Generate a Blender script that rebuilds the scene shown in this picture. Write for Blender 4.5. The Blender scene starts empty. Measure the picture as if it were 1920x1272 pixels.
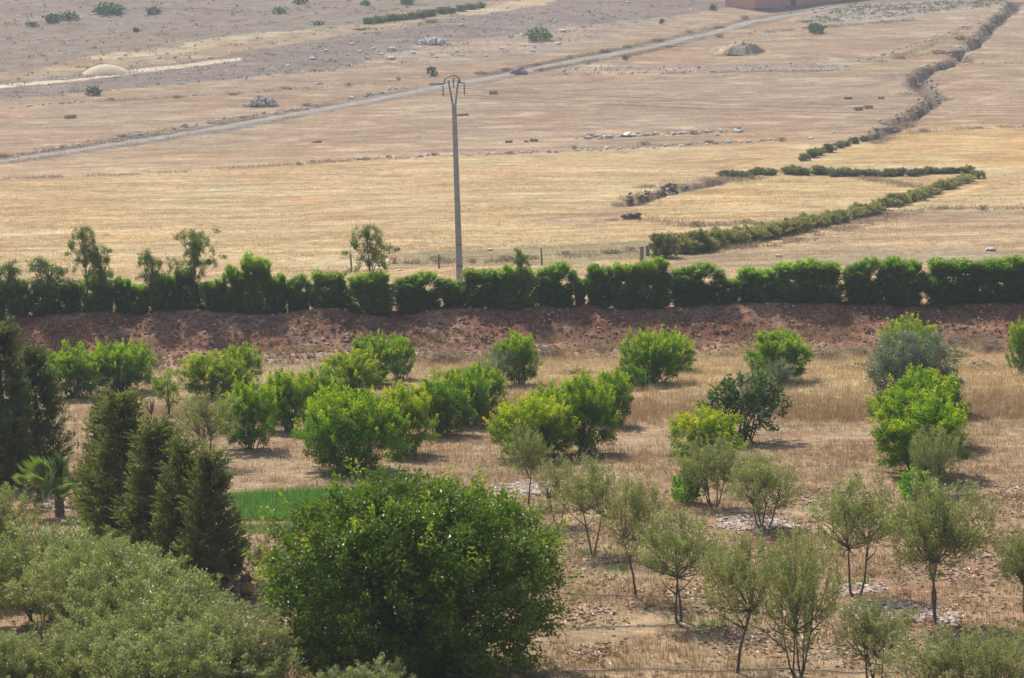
import bpy, math, random
import numpy as np
from mathutils import Matrix, Vector

# ------------------------------------------------------------------ camera
SC = bpy.context.scene
COL = SC.collection
W, H, F = 1920.0, 1272.0, 4500.0          # photograph frame and focal length in its pixels
CAM_H = 12.0
PITCH = math.atan((636 - 190) / F)
ROLL = math.radians(-1.0)
RM = Matrix.Rotation(math.radians(90) - PITCH, 3, 'X') @ Matrix.Rotation(ROLL, 3, 'Z')
cam_data = bpy.data.cameras.new('camera')
cam = bpy.data.objects.new('camera', cam_data); COL.objects.link(cam)
cam.matrix_world = Matrix.Translation((0, 0, CAM_H)) @ RM.to_4x4()
cam_data.sensor_width = 36.0
cam_data.lens = F / W * 36.0
cam_data.clip_start = 1.0
cam_data.clip_end = 5000.0
cam_data.dof.use_dof = True
cam_data.dof.focus_distance = 112.0
cam_data.dof.aperture_fstop = cam_data.lens / 1000.0 / 0.030
SC.camera = cam

# ------------------------------------------------------------------ sky, sun, exposure
SUN_EL, SUN_AZ = math.radians(52), math.radians(-26)   # azimuth from +Y towards +X: behind the scene, to the left
world = bpy.data.worlds.new('World'); SC.world = world; world.use_nodes = True
nt = world.node_tree; nt.nodes.clear()
sky = nt.nodes.new('ShaderNodeTexSky'); sky.sky_type = 'NISHITA'; sky.sun_disc = False
sky.sun_elevation = SUN_EL; sky.sun_rotation = SUN_AZ
sky.dust_density = 2.0
bg = nt.nodes.new('ShaderNodeBackground'); bg.inputs['Strength'].default_value = 0.12
wo = nt.nodes.new('ShaderNodeOutputWorld')
nt.links.new(sky.outputs[0], bg.inputs[0]); nt.links.new(bg.outputs[0], wo.inputs[0])
sd = bpy.data.lights.new('sun', 'SUN'); sd.energy = 5.0; sd.angle = math.radians(0.53); sd.color = (1.0, 0.95, 0.87)
sun = bpy.data.objects.new('sun', sd); COL.objects.link(sun)
S = Vector((math.sin(SUN_AZ) * math.cos(SUN_EL), math.cos(SUN_AZ) * math.cos(SUN_EL), math.sin(SUN_EL)))
sun.rotation_euler = S.to_track_quat('Z', 'Y').to_euler(); sun.location = S * 60
SC.view_settings.view_transform = 'Standard'; SC.view_settings.look = 'None'
SC.view_settings.exposure = 0.30; SC.view_settings.gamma = 1.0
SC.render.engine = 'CYCLES'
SC.cycles.max_bounces = 5; SC.cycles.diffuse_bounces = 2; SC.cycles.glossy_bounces = 2
SC.cycles.transmission_bounces = 4; SC.cycles.transparent_max_bounces = 4; SC.cycles.volume_bounces = 0
SC.cycles.use_denoising = True

# ------------------------------------------------------------------ helpers
rng = np.random.default_rng(7)
random.seed(7)

def hash2(ix, iy, seed):
    n = (ix.astype(np.int64) * 374761393 + iy.astype(np.int64) * 668265263 + seed * 974711) & 0x7fffffff
    n = ((n ^ (n >> 13)) * 1274126177) & 0x7fffffff
    return ((n ^ (n >> 16)) & 0xffff) / 65535.0

def vnoise(x, y, seed=0):
    """value noise in -1..1"""
    x = np.asarray(x, float); y = np.asarray(y, float)
    ix = np.floor(x); iy = np.floor(y); fx = x - ix; fy = y - iy
    fx = fx * fx * (3 - 2 * fx); fy = fy * fy * (3 - 2 * fy)
    a = hash2(ix, iy, seed); b = hash2(ix + 1, iy, seed)
    c = hash2(ix, iy + 1, seed); d = hash2(ix + 1, iy + 1, seed)
    return 2 * ((a * (1 - fx) + b * fx) * (1 - fy) + (c * (1 - fx) + d * fx) * fy) - 1

def fbm(x, y, seed=0, o=3):
    s = 0; a = 1.0; t = 0
    for k in range(o):
        s = s + a * vnoise(np.asarray(x) * 2 ** k, np.asarray(y) * 2 ** k, seed + k * 17); t += a; a *= .5
    return s / t

def sstep(a, b, x):
    t = np.clip((np.asarray(x, float) - a) / (b - a), 0, 1)
    return t * t * (3 - 2 * t)

# terrain: level orchard, an earth bank, a field that climbs into the hillside
PY = np.array([-200, 111, 115.7, 118.5, 119.6, 124, 135, 155, 195, 240, 285, 340, 400, 490, 600, 800, 1100])
PZ = np.array([0, 0, .32, 1.72, 1.66, 1.3, 1.75, 2.0, 2.9, 4.6, 7.3, 12.7, 20.0, 32.7, 49.0, 80.0, 124.0])
CARVE = []      # ground lines of the dry gully, filled in once they are known
def polyline_dist(x, y, pts):
    d = np.full(np.broadcast(x, y).shape, 1e9)
    for (x0, y0), (x1, y1) in zip(pts[:-1], pts[1:]):
        dx, dy = x1 - x0, y1 - y0; t = np.clip(((x - x0) * dx + (y - y0) * dy) / (dx * dx + dy * dy + 1e-9), 0, 1)
        d = np.minimum(d, np.hypot(x - x0 - t * dx, y - y0 - t * dy))
    return d
def height(x, y):
    x = np.asarray(x, float); y = np.asarray(y, float)
    base = np.zeros(np.broadcast(x, y).shape)
    yy = y + 0 * x
    w = np.clip((yy - 150) / 60, 0.02, 1) * 14          # smooth the far profile
    for k, wt in ((-1, .25), (0, .5), (1, .25)):
        base = base + wt * np.interp(yy + k * w, PY, PZ)
    near = 1 - sstep(100, 108, yy); far = sstep(122, 134, yy)
    bank = sstep(110.5, 113.5, yy) * (1 - sstep(121, 126, yy))
    z = base + near * (.05 * fbm(x / 3, yy / 3, 3) + .015 * vnoise(x / .5, yy / .5, 9))
    crest = np.exp(-((yy - 118.3) / 1.3) ** 2)
    z = z + crest * (.22 * vnoise(x / 3.1, yy / 30, 21) + .12 * vnoise(x / 1.3, yy / 30, 22))
    z = z + bank * (.2 * fbm(x / 1.6, yy / 1.6, 31, 3) + .07 * vnoise(x / .4, yy / .4, 33))
    z = z + far * .18 * fbm(x / 24, yy / 24, 41, 2) + sstep(300, 460, yy) * .5 * fbm(x / 16, yy / 16, 43, 2)
    for pts, dep, wd in CARVE:
        z = z - dep * (1 - sstep(wd * .35, wd, polyline_dist(x, yy, pts) + .5 * vnoise(x / 2, yy / 2, 71)))
    return z

def h1(x, y): return float(height(np.array([x]), np.array([y]))[0])

def ray(px, py):
    d = RM @ Vector(((px - W / 2) / F, -(py - H / 2) / F, -1.0))
    return d
def ground(px, py):
    """the terrain point a photograph position looks at"""
    d = ray(px, py)
    t = np.concatenate([np.arange(25, 160, .25), np.arange(160, 1000, .8)])
    x = d.x * t; y = d.y * t; z = CAM_H + d.z * t
    g = z - height(x, y)
    i = int(np.argmax(g < 0))
    if i == 0: i = len(t) - 1
    a, b = g[i - 1], g[i]
    tt = t[i - 1] + (t[i] - t[i - 1]) * a / (a - b) if a != b else t[i]
    x, y = d.x * tt, d.y * tt
    return Vector((x, y, h1(x, y)))
RMI = RM.transposed()
def project(p):
    c = RMI @ (Vector(p) - Vector((0, 0, CAM_H)))
    return (W / 2 - F * c.x / c.z, H / 2 + F * c.y / c.z)
def scale_at(p): return F / -(RMI @ (Vector(p) - Vector((0, 0, CAM_H)))).z
def on_line(px, Y):
    """the terrain point at distance Y under photograph column px"""
    x = (px - 960) / F * Y
    for _ in range(6):
        q = project((x, Y, h1(x, Y))); x += (px - q[0]) / F * Y
    return Vector((x, Y, h1(x, Y)))

def make_mesh(name, verts, faces, attr=None, mat=None, smooth=False, col=None):
    verts = np.ascontiguousarray(verts, np.float32); faces = np.ascontiguousarray(faces, np.int32)
    me = bpy.data.meshes.new(name)
    me.vertices.add(len(verts)); me.vertices.foreach_set('co', verts.ravel())
    k = faces.shape[1]
    me.loops.add(faces.size); me.loops.foreach_set('vertex_index', faces.ravel())
    me.polygons.add(len(faces))
    me.polygons.foreach_set('loop_start', np.arange(0, faces.size, k, dtype=np.int32))
    me.polygons.foreach_set('loop_total', np.full(len(faces), k, np.int32))
    me.polygons.foreach_set('use_smooth', np.full(len(faces), smooth, bool))
    if attr is not None:
        a = me.attributes.new('v', 'FLOAT', 'POINT'); a.data.foreach_set('value', np.ascontiguousarray(attr, np.float32))
    if col is not None:
        c = np.ones((len(verts), 4), np.float32); c[:, :3] = col
        a = me.attributes.new('soil', 'FLOAT_COLOR', 'POINT'); a.data.foreach_set('color', c.ravel())
    me.update(calc_edges=True)
    if mat: me.materials.append(mat)
    return me

def link(name, me, parent=None, loc=(0, 0, 0)):
    o = bpy.data.objects.new(name, me); COL.objects.link(o); o.location = loc
    if parent: o.parent = parent
    return o
def tag(o, label, cat, group=None):
    o['label'] = label; o['category'] = cat
    if group: o['group'] = group
    return o
def struct(o): o['kind'] = 'structure'; return o
def stuff(o, label=None, cat=None):
    o['kind'] = 'stuff'
    if label: o['label'] = label
    if cat: o['category'] = cat
    return o
def thing(name, loc, label, cat, group=None, rz=0.0, sc=(1, 1, 1)):
    o = bpy.data.objects.new(name, None); COL.objects.link(o)
    o.location = loc; o.rotation_euler = (0, 0, rz); o.scale = sc; o.empty_display_size = .2
    return tag(o, label, cat, group)

def dims(g):
    v = np.concatenate(g.v); lo, hi = np.percentile(v[:, 0], (1, 99)); lo2, hi2 = np.percentile(v[:, 1], (1, 99))
    return ((hi - lo + hi2 - lo2) / 2, float(np.percentile(v[:, 2], 99.3)))

class Geo:
    """collects pieces of quads / triangles (triangles stored as quads are avoided: two lists)"""
    def __init__(s): s.v = []; s.f = []; s.n = 0; s.a = []
    def add(s, v, f, a=0.0):
        v = np.asarray(v, float); f = np.asarray(f, int)
        s.v.append(v); s.f.append(f + s.n); s.n += len(v)
        s.a.append(np.broadcast_to(np.asarray(a, float), (len(v),)))
    def mesh(s, name, mat, smooth=False):
        return make_mesh(name, np.concatenate(s.v), np.concatenate(s.f), np.concatenate(s.a), mat, smooth)

def tube(pts, rad, seg=6):
    pts = np.asarray(pts, float); n = len(pts)
    v = []; 
    for i in range(n):
        t = pts[min(i + 1, n - 1)] - pts[max(i - 1, 0)]; t = t / (np.linalg.norm(t) + 1e-9)
        u = np.cross(t, [0.3, 0.9, 0.2]); u /= np.linalg.norm(u) + 1e-9; w = np.cross(t, u)
        an = np.arange(seg) * 2 * math.pi / seg
        v.append(pts[i] + rad[i] * (np.cos(an)[:, None] * u + np.sin(an)[:, None] * w))
    v = np.concatenate(v)
    f = []
    for i in range(n - 1):
        for j in range(seg):
            a = i * seg + j; b = i * seg + (j + 1) % seg
            f.append((a, b, b + seg, a + seg))
    f.append([(n - 1) * seg + k for k in (0, 1, seg // 2, seg - 1)])
    return v, np.array(f)

def box_vf(x0, x1, y0, y1, z0, z1):
    v = [(x, y, z) for z in (z0, z1) for y in (y0, y1) for x in (x0, x1)]
    f = [(0, 2, 3, 1), (4, 5, 7, 6), (0, 1, 5, 4), (2, 6, 7, 3), (0, 4, 6, 2), (1, 3, 7, 5)]
    return np.array(v, float), np.array(f)

def unit(a): return a / (np.linalg.norm(a, axis=-1, keepdims=True) + 1e-9)

def leaves(P, D, L, Wd, r, fold=.25, up=.5):
    """diamond leaf quads at P along D; L, Wd arrays; returns verts, quads"""
    n = len(P); D = unit(D)
    ref = unit(r.normal(size=(n, 3)) + np.array([0, 0, up * 2]))
    Sd = unit(np.cross(D, ref)); N = np.cross(Sd, D)
    L = np.asarray(L).reshape(-1, 1) * np.ones((n, 1)); Wd = np.asarray(Wd).reshape(-1, 1) * np.ones((n, 1))
    mid = P + D * L * .45
    v = np.stack([P, mid + Sd * Wd * .5 + N * Wd * fold, P + D * L - N * L * .12, mid - Sd * Wd * .5 + N * Wd * fold], 1).reshape(-1, 3)
    f = np.arange(4 * n).reshape(n, 4)
    return v, f

# ------------------------------------------------------------------ materials
def nodes(m):
    m.use_nodes = True; t = m.node_tree; t.nodes.clear()
    return t, (lambda k, **kw: _node(t, k, **kw))
def _node(t, k, **kw):
    n = t.nodes.new(k)
    for a, b in kw.items(): setattr(n, a, b)
    return n
def mixc(t, fac, a, b, mode='MIX'):
    n = t.nodes.new('ShaderNodeMix'); n.data_type = 'RGBA'; n.blend_type = mode
    for sock, val in ((n.inputs[0], fac), (n.inputs[6], a), (n.inputs[7], b)):
        if hasattr(val, 'is_linked'): t.links.new(val, sock)
        elif isinstance(val, (int, float)): sock.default_value = val
        else: sock.default_value = (*val, 1)
    return n.outputs[2]
def ramp(t, src, p0, p1):
    n = t.nodes.new('ShaderNodeMapRange'); n.inputs[1].default_value = p0; n.inputs[2].default_value = p1
    t.links.new(src, n.inputs[0]); return n.outputs[0]
def noise(t, scale, detail=3, vec=None, rough=.6):
    n = t.nodes.new('ShaderNodeTexNoise'); n.inputs['Scale'].default_value = scale
    n.inputs['Detail'].default_value = detail; n.inputs['Roughness'].default_value = rough
    if vec is not None: t.links.new(vec, n.inputs['Vector'])
    return n.outputs['Fac']

def leaf_mat(name, dark, light, young, trans=.35, rough=.45, spec=.4):
    m = bpy.data.materials.new(name); t, N = nodes(m)
    at = N('ShaderNodeAttribute', attribute_name='v'); oi = N('ShaderNodeObjectInfo')
    c = mixc(t, ramp(t, at.outputs['Fac'], 0, .6), dark, light)
    c = mixc(t, ramp(t, at.outputs['Fac'], .6, 1.0), c, young)
    c = mixc(t, 1.0, c, oi.outputs['Color'], 'MULTIPLY')
    p = N('ShaderNodeBsdfPrincipled'); t.links.new(c, p.inputs['Base Color'])
    p.inputs['Roughness'].default_value = rough; p.inputs['Specular IOR Level'].default_value = spec
    tr = N('ShaderNodeBsdfTranslucent')
    ct = mixc(t, 1.0, c, (1.15, 1.2, .55), 'MULTIPLY'); t.links.new(ct, tr.inputs[0])
    mx = N('ShaderNodeMixShader'); mx.inputs[0].default_value = trans
    t.links.new(p.outputs[0], mx.inputs[1]); t.links.new(tr.outputs[0], mx.inputs[2])
    o = N('ShaderNodeOutputMaterial'); t.links.new(mx.outputs[0], o.inputs[0])
    return m

def plain_mat(name, a, b, scale=4, rough=.9, bump=.3, spec=.2, detail=4, objcol=False, coord='Object'):
    m = bpy.data.materials.new(name); t, N = nodes(m)
    tc = N('ShaderNodeTexCoord')
    f = noise(t, scale, detail, tc.outputs[coord])
    c = mixc(t, ramp(t, f, .3, .7), a, b)
    if objcol:
        oi = N('ShaderNodeObjectInfo'); c = mixc(t, 1.0, c, oi.outputs['Color'], 'MULTIPLY')
    p = N('ShaderNodeBsdfPrincipled'); t.links.new(c, p.inputs['Base Color'])
    p.inputs['Roughness'].default_value = rough; p.inputs['Specular IOR Level'].default_value = spec
    if bump:
        bn = N('ShaderNodeBump'); bn.inputs['Strength'].default_value = bump; bn.inputs['Distance'].default_value = .05
        t.links.new(noise(t, scale * 4, 4, tc.outputs[coord]), bn.inputs['Height']); t.links.new(bn.outputs[0], p.inputs['Normal'])
    o = N('ShaderNodeOutputMaterial'); t.links.new(p.outputs[0], o.inputs[0])
    return m

def attr_mat(name, stops, rough=.85, trans=0.0):
    """colour picked by the per-piece attribute v among a few stops"""
    m = bpy.data.materials.new(name); t, N = nodes(m)
    at = N('ShaderNodeAttribute', attribute_name='v')
    cr = N('ShaderNodeValToRGB'); e = cr.color_ramp.elements
    while len(e) < len(stops): e.new(.5)
    for i, c in enumerate(stops):
        e[i].position = i / (len(stops) - 1); e[i].color = (*c, 1)
    t.links.new(at.outputs['Fac'], cr.inputs[0])
    p = N('ShaderNodeBsdfPrincipled'); t.links.new(cr.outputs[0], p.inputs['Base Color'])
    p.inputs['Roughness'].default_value = rough; p.inputs['Specular IOR Level'].default_value = .2
    out = p.outputs[0]
    if trans:
        tr = N('ShaderNodeBsdfTranslucent'); t.links.new(cr.outputs[0], tr.inputs[0])
        mx = N('ShaderNodeMixShader'); mx.inputs[0].default_value = trans
        t.links.new(out, mx.inputs[1]); t.links.new(tr.outputs[0], mx.inputs[2]); out = mx.outputs[0]
    o = N('ShaderNodeOutputMaterial'); t.links.new(out, o.inputs[0])
    return m

def soil_mat(name, fine, streak, bumpd, amt=.35):
    """ground: the vertex soil colour broken up by noise at several sizes"""
    m = bpy.data.materials.new(name); t, N = nodes(m)
    at = N('ShaderNodeAttribute', attribute_name='soil'); tc = N('ShaderNodeTexCoord')
    mp = N('ShaderNodeMapping'); mp.inputs['Scale'].default_value = streak
    t.links.new(tc.outputs['Object'], mp.inputs['Vector'])
    n1 = noise(t, 1.0, 5, mp.outputs[0], .65)
    n2 = noise(t, fine, 4, tc.outputs['Object'], .7)
    n3 = noise(t, .06, 3, tc.outputs['Object'])
    c = at.outputs['Color']
    c = mixc(t, 1.0, c, mixc(t, ramp(t, n1, .3, .7), (1 - amt,) * 3, (1 + amt * .8,) * 3), 'MULTIPLY')
    c = mixc(t, 1.0, c, mixc(t, ramp(t, n2, .3, .7), (1 - amt * 1.1, 1 - amt * 1.15, 1 - amt * 1.1), (1 + amt * .9,) * 3), 'MULTIPLY')
    c = mixc(t, 1.0, c, mixc(t, ramp(t, n3, .35, .65), (1.0, .92, .86), (1.0, 1.06, 1.05)), 'MULTIPLY')
    p = N('ShaderNodeBsdfPrincipled'); t.links.new(c, p.inputs['Base Color'])
    p.inputs['Roughness'].default_value = .95; p.inputs['Specular IOR Level'].default_value = .1
    bn = N('ShaderNodeBump'); bn.inputs['Strength'].default_value = .8; bn.inputs['Distance'].default_value = bumpd
    t.links.new(n2, bn.inputs['Height']); t.links.new(bn.outputs[0], p.inputs['Normal'])
    o = N('ShaderNodeOutputMaterial'); t.links.new(p.outputs[0], o.inputs[0])
    return m

M_bark = plain_mat('bark', (.09, .065, .05), (.19, .15, .12), 9)
M_barkpale = plain_mat('pale_bark', (.17, .14, .11), (.3, .26, .21), 7)
M_stone = plain_mat('limestone', (.48, .42, .37), (.78, .73, .67), 2.5, objcol=True)
M_redstone = attr_mat('bank_rubble', [(.12, .055, .035), (.2, .1, .06), (.3, .18, .12), (.42, .31, .24)])
M_straw = attr_mat('straw_blades', [(.25, .16, .085), (.41, .28, .14), (.56, .41, .205), (.70, .56, .33)], trans=.3)
M_weedgrey = attr_mat('dry_weed', [(.22, .175, .12), (.34, .26, .17), (.46, .35, .22)], trans=.35)
M_litter = attr_mat('dry_leaf_litter', [(.15, .085, .055), (.3, .19, .125), (.52, .38, .28), (.75, .62, .5)])
M_chips = attr_mat('mulch_stones', [(.30, .215, .17), (.5, .39, .32), (.72, .62, .54)])
M_crop = attr_mat('green_crop', [(.07, .19, .03), (.13, .33, .05), (.25, .46, .08)], trans=.35)
M_bale = plain_mat('bale_straw', (.40, .30, .17), (.58, .46, .28), 14, bump=.8)
M_hay = plain_mat('haystack', (.33, .25, .15), (.52, .42, .27), 3, bump=.9)
M_palehay = plain_mat('pale_mound', (.56, .46, .29), (.68, .58, .39), 1.2, bump=.2)
M_concrete = plain_mat('concrete', (.36, .34, .32), (.5, .48, .45), 3, bump=.1)
M_metal = plain_mat('galvanised', (.16, .15, .15), (.26, .25, .25), 8, rough=.5)
M_glass = plain_mat('insulator_glass', (.12, .09, .06), (.22, .18, .13), 5, rough=.15, spec=.6, bump=0)
M_wood = plain_mat('old_wood', (.12, .10, .085), (.22, .19, .16), 8)
M_pink = plain_mat('pink_render', (.60, .30, .235), (.66, .35, .275), .3, bump=.05)
M_base_shade = plain_mat('wall_foot_shade', (.16, .13, .13), (.22, .18, .17), 2)
M_track = plain_mat('track_gravel', (.19, .155, .13), (.32, .27, .225), .6, bump=.3)
M_hose = plain_mat('hose', (.2, .19, .18), (.33, .31, .29), 5, rough=.6, bump=0)

L_shrub = leaf_mat('shrub_leaf', (.06, .125, .012), (.22, .345, .016), (.55, .57, .025), .4, .5, .22)
L_fig = leaf_mat('dark_leaf', (.05, .08, .025), (.09, .14, .04), (.13, .19, .055), .3, .42, .45)
L_olive = leaf_mat('olive_leaf', (.12, .14, .05), (.335, .355, .15), (.56, .59, .33), .36, .40, .40)
L_bluegrey = leaf_mat('grey_bush_leaf', (.10, .135, .095), (.21, .255, .19), (.29, .33, .23), .3, .45, .45)
L_hedge = leaf_mat('hedge_leaf', (.058, .125, .026), (.155, .275, .048), (.36, .52, .055), .45, .4, .35)
L_carob = leaf_mat('carob_leaf', (.055, .105, .012), (.175, .265, .02), (.42, .48, .035), .36, .40, .36)
L_euc = leaf_mat('eucalyptus_leaf', (.11, .15, .045), (.21, .27, .09), (.31, .37, .12), .45, .45, .3)
L_cyp = leaf_mat('cypress_spray', (.07, .09, .03), (.16, .185, .065), (.30, .325, .11), .36, .6, .2)
L_far = leaf_mat('scrub_leaf', (.10, .115, .055), (.23, .235, .125), (.36, .35, .19), .3, .6, .2)
L_vine = leaf_mat('vine_leaf', (.10, .2, .02), (.17, .33, .03), (.28, .42, .05), .5, .4, .4)
L_palm = leaf_mat('palm_blade', (.08, .13, .03), (.14, .21, .04), (.24, .27, .06), .4, .4, .4)
L_drypalm = leaf_mat('dry_palm_blade', (.14, .09, .06), (.36, .27, .18), (.45, .26, .05), .3, .6, .3)

# ------------------------------------------------------------------ ground
def inpoly(x, y, poly):
    x = np.asarray(x); y = np.asarray(y); r = np.zeros(x.shape, bool); n = len(poly)
    for i in range(n):
        x0, y0 = poly[i]; x1, y1 = poly[(i + 1) % n]
        if y0 == y1: continue
        c = ((y0 > y) != (y1 > y)) & (x < (x1 - x0) * (y - y0) / (y1 - y0) + x0)
        r ^= c
    return r
def gpoly(pts): return [tuple(ground(*p)[:2]) for p in pts]

def along(pts, n):
    g = np.array(pts, float); seg = np.hypot(*np.diff(g, axis=0).T); cum = np.concatenate([[0], np.cumsum(seg)])
    out = []
    for s in np.linspace(0, cum[-1], n):
        k = min(len(seg) - 1, int(np.searchsorted(cum, s, 'right') - 1)); t = (s - cum[k]) / seg[k]; out.append(tuple(g[k] * (1 - t) + g[k + 1] * t))
    return out
GUL1 = [(1905, 5), (1872, 40), (1850, 66), (1820, 92), (1790, 118), (1765, 126), (1730, 140), (1712, 158), (1722, 168), (1742, 178)]
GUL2 = [(1740, 178), (1760, 186), (1738, 200), (1710, 216), (1688, 232), (1660, 248), (1636, 262)]
def crooked(pts, amp, rs):
    q = np.array(gpoly(along(pts, len(pts) * 3))); q[1:-1] += np.random.default_rng(rs).normal(size=q[1:-1].shape) * amp
    return [tuple(t) for t in q]
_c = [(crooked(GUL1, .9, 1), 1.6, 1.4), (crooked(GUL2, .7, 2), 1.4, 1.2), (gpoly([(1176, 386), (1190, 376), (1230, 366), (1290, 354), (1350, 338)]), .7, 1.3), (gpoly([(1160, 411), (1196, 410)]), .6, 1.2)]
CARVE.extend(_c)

def zone(C, x, y, pts, col, wob=1.0, mixf=1.0, seed=5):
    poly = gpoly(pts)
    xx = x + wob * fbm(x / 4, y / 4, seed, 2) * 1.2; yy = y + wob * fbm(x / 5, y / 5, seed + 9, 2) * 1.2
    m = inpoly(xx, yy, poly)
    C[m] = C[m] * (1 - mixf) + np.array(col) * mixf

STRAW = (.42, .30, .155); TAN = (.345, .24, .15); GREY = (.225, .172, .142); MAUVE = (.245, .188, .142); GOLD = (.44, .30, .135)
TRACK = [(-60, 312), (0, 303), (120, 285), (250, 266), (360, 249), (480, 228), (600, 205), (700, 187), (800, 168), (900, 149), (1010, 127), (1100, 110), (1180, 97), (1260, 80), (1340, 60), (1410, 42), (1470, 28), (1540, 16), (1640, 8), (1760, 1), (1900, -4), (2000, -10)]

def field_colour(x, y):
    C = np.empty(x.shape + (3,)); C[:] = STRAW
    # upper stubble above the rubble line
    zone(C, x, y, [(-250, 345), (0, 336), (250, 325), (640, 301), (960, 289), (1250, 277), (1480, 263), (1560, 275), (1700, 238), (2150, 232), (2150, -60), (-250, -60)], TAN, .6)
    zone(C, x, y, [(980, 142), (1590, 132), (1780, 128), (1700, 225), (1400, 240), (1000, 252), (600, 265)], (.33, .235, .155), 1)
    # pale strip along the bottom of the upper stubble
    zone(C, x, y, [(-250, 322), (300, 300), (640, 292), (640, 301), (250, 325), (-250, 345)], (.35, .245, .145), 1)
    # gold field right of the zigzag wall
    zone(C, x, y, [(1520, 305), (1560, 290), (1640, 266), (1720, 248), (2150, 236), (2150, 330), (1840, 312), (1640, 308)], GOLD, .6)
    zone(C, x, y, [(1840, 330), (2150, 330), (2150, 395), (1640, 395)], (.43, .31, .16), 1)
    zone(C, x, y, [(1700, 392), (2150, 385), (2150, 412), (1560, 425)], (.33, .235, .15), 1)
    zone(C, x, y, [(1380, 470), (1600, 425), (2150, 412), (2150, 480), (1300, 492)], (.35, .255, .15), 1)
    zone(C, x, y, [(1250, 480), (1500, 470), (2150, 472), (2150, 486), (1250, 505)], (.27, .205, .13), 1, .8)
    # weedy strip along the fence
    zone(C, x, y, [(740, 478), (900, 470), (1200, 450), (1230, 485), (980, 500), (740, 505)], (.27, .22, .12), 1.5)
    zone(C, x, y, [(-200, 520), (2100, 500), (2100, 560), (-200, 560)], (.39, .28, .155), 1)
    zone(C, x, y, [(980, 420), (1120, 390), (1200, 395), (1180, 415), (1100, 425)], (.36, .25, .15), 1.2)
    zone(C, x, y, [(1180, 395), (1350, 345), (1480, 335), (1640, 332), (1740, 340), (1640, 380), (1450, 415), (1260, 425)], (.44, .315, .155), 1)
    # left: band above the track, ploughed strips, hillside
    zone(C, x, y, [(-250, 215), (0, 203), (480, 173), (830, 150), (1000, 118), (1000, 100), (700, 130), (400, 150), (-250, 200)], (.33, .23, .145), 1)
    zone(C, x, y, [(-250, 200), (0, 188), (400, 152), (700, 126), (1000, 90), (1150, 62), (1250, 35), (1420, 0), (1420, -60), (1000, -60), (960, 10), (820, 42), (560, 80), (250, 128), (0, 155), (-250, 170)], GREY, 1.2)
    zone(C, x, y, [(650, 125), (780, 85), (1000, 60), (1250, 30), (1180, 70), (1000, 105), (800, 125)], (.33, .25, .185), 2)
    zone(C, x, y, [(-250, 180), (0, 159), (160, 147), (240, 132), (350, 120), (450, 108), (455, 113), (350, 127), (240, 139), (160, 151), (0, 166), (-250, 190)], (.62, .53, .38), .4)
    zone(C, x, y, [(-250, 168), (0, 150), (250, 122), (560, 76), (820, 40), (960, 12), (960, -2), (820, 20), (500, 66), (250, 104), (0, 140), (-250, 160)], (.33, .245, .15), 2)
    zone(C, x, y, [(-250, 160), (0, 138), (250, 100), (500, 66), (690, 40), (860, 12), (960, -5), (1000, -70), (-250, -70)], MAUVE, 2)
    zone(C, x, y, [(150, 112), (330, 84), (500, 62), (620, 52), (500, 70), (330, 98), (200, 116)], (.48, .38, .23), 3, .8)
    zone(C, x, y, [(840, 26), (960, 4), (1100, -20), (1000, 14), (900, 28)], (.50, .39, .24), 2, .9)
    # right of the track, stony rise below the house
    zone(C, x, y, [(1480, 40), (1600, 12), (1760, 4), (1900, 0), (1900, 22), (1700, 34), (1500, 48)], (.33, .27, .22), 1.5)
    zone(C, x, y, [(1700, 60), (1830, 5), (2150, -30), (2150, 60), (1880, 80), (1760, 120)], (.36, .25, .17), 2)
    zone(C, x, y, [(1610, 120), (1760, 70), (1830, 60), (1740, 130), (1600, 132)], (.36, .25, .14), 1)
    zone(C, x, y, [(1000, 128), (1590, 118), (1590, 130), (985, 140)], (.34, .25, .19), 1.5)
    # earthy margins of the track
    tl = gpoly([p for p in TRACK if 0 <= p[0] <= 1950])
    d = polyline_dist(x, y, tl) + .8 * fbm(x / 3, y / 3, 77, 2)
    m = (d < 3.6)[..., None]; C = np.where(m, np.array((.24, .19, .145)) * (1 + .3 * fbm(x / 1.5, y / 1.5, 99, 2)[..., None]), C)
    for pts, dep, wd in CARVE:  # exposed earth in the cuts, its colour darkened to paint in their shade
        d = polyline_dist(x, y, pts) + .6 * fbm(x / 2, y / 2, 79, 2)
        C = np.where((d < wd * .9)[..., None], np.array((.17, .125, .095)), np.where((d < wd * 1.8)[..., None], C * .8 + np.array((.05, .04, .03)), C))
    # wheel marks and old furrows
    for pts, w, f in [([(1000, 186), (1200, 198), (1420, 212), (1560, 217)], .5, .78), ([(1010, 192), (1250, 206), (1480, 222)], .4, .85), ([(20, 245), (300, 232), (520, 214)], .5, .82), ([(0, 264), (260, 250)], .5, .85), ([(700, 250), (1000, 240), (1250, 228)], .5, .86),
                      ([(0, 400), (400, 372), (800, 350), (1200, 318)], .35, .88), ([(100, 470), (600, 425), (1000, 390)], .35, .9), ([(1280, 330), (1420, 300)], .4, .8), ([(1620, 310), (1760, 280), (1920, 270)], .4, 1.15), ([(1560, 420), (1700, 385), (1850, 345)], .5, 1.2), ([(1420, 455), (1560, 435), (1690, 420)], .8, 1.25), ([(1780, 215), (1830, 190), (1900, 170)], .7, 1.2), ([(1760, 165), (1850, 140), (1900, 145)], .7, 1.15), ([(1500, 190), (1640, 165), (1700, 150)], .7, 1.15)]:
        d = polyline_dist(x, y, gpoly(pts)) + .35 * fbm(x / 1.5, y / 1.5, 78, 2)
        C = np.where((d < w)[..., None], C * f, C)
    # strips of riper and paler stubble
    t_ = fbm(x / 26 + .02 * y, y / 3.2, 57, 3)[..., None]; ok = (C[..., :1] > .28)
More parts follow.
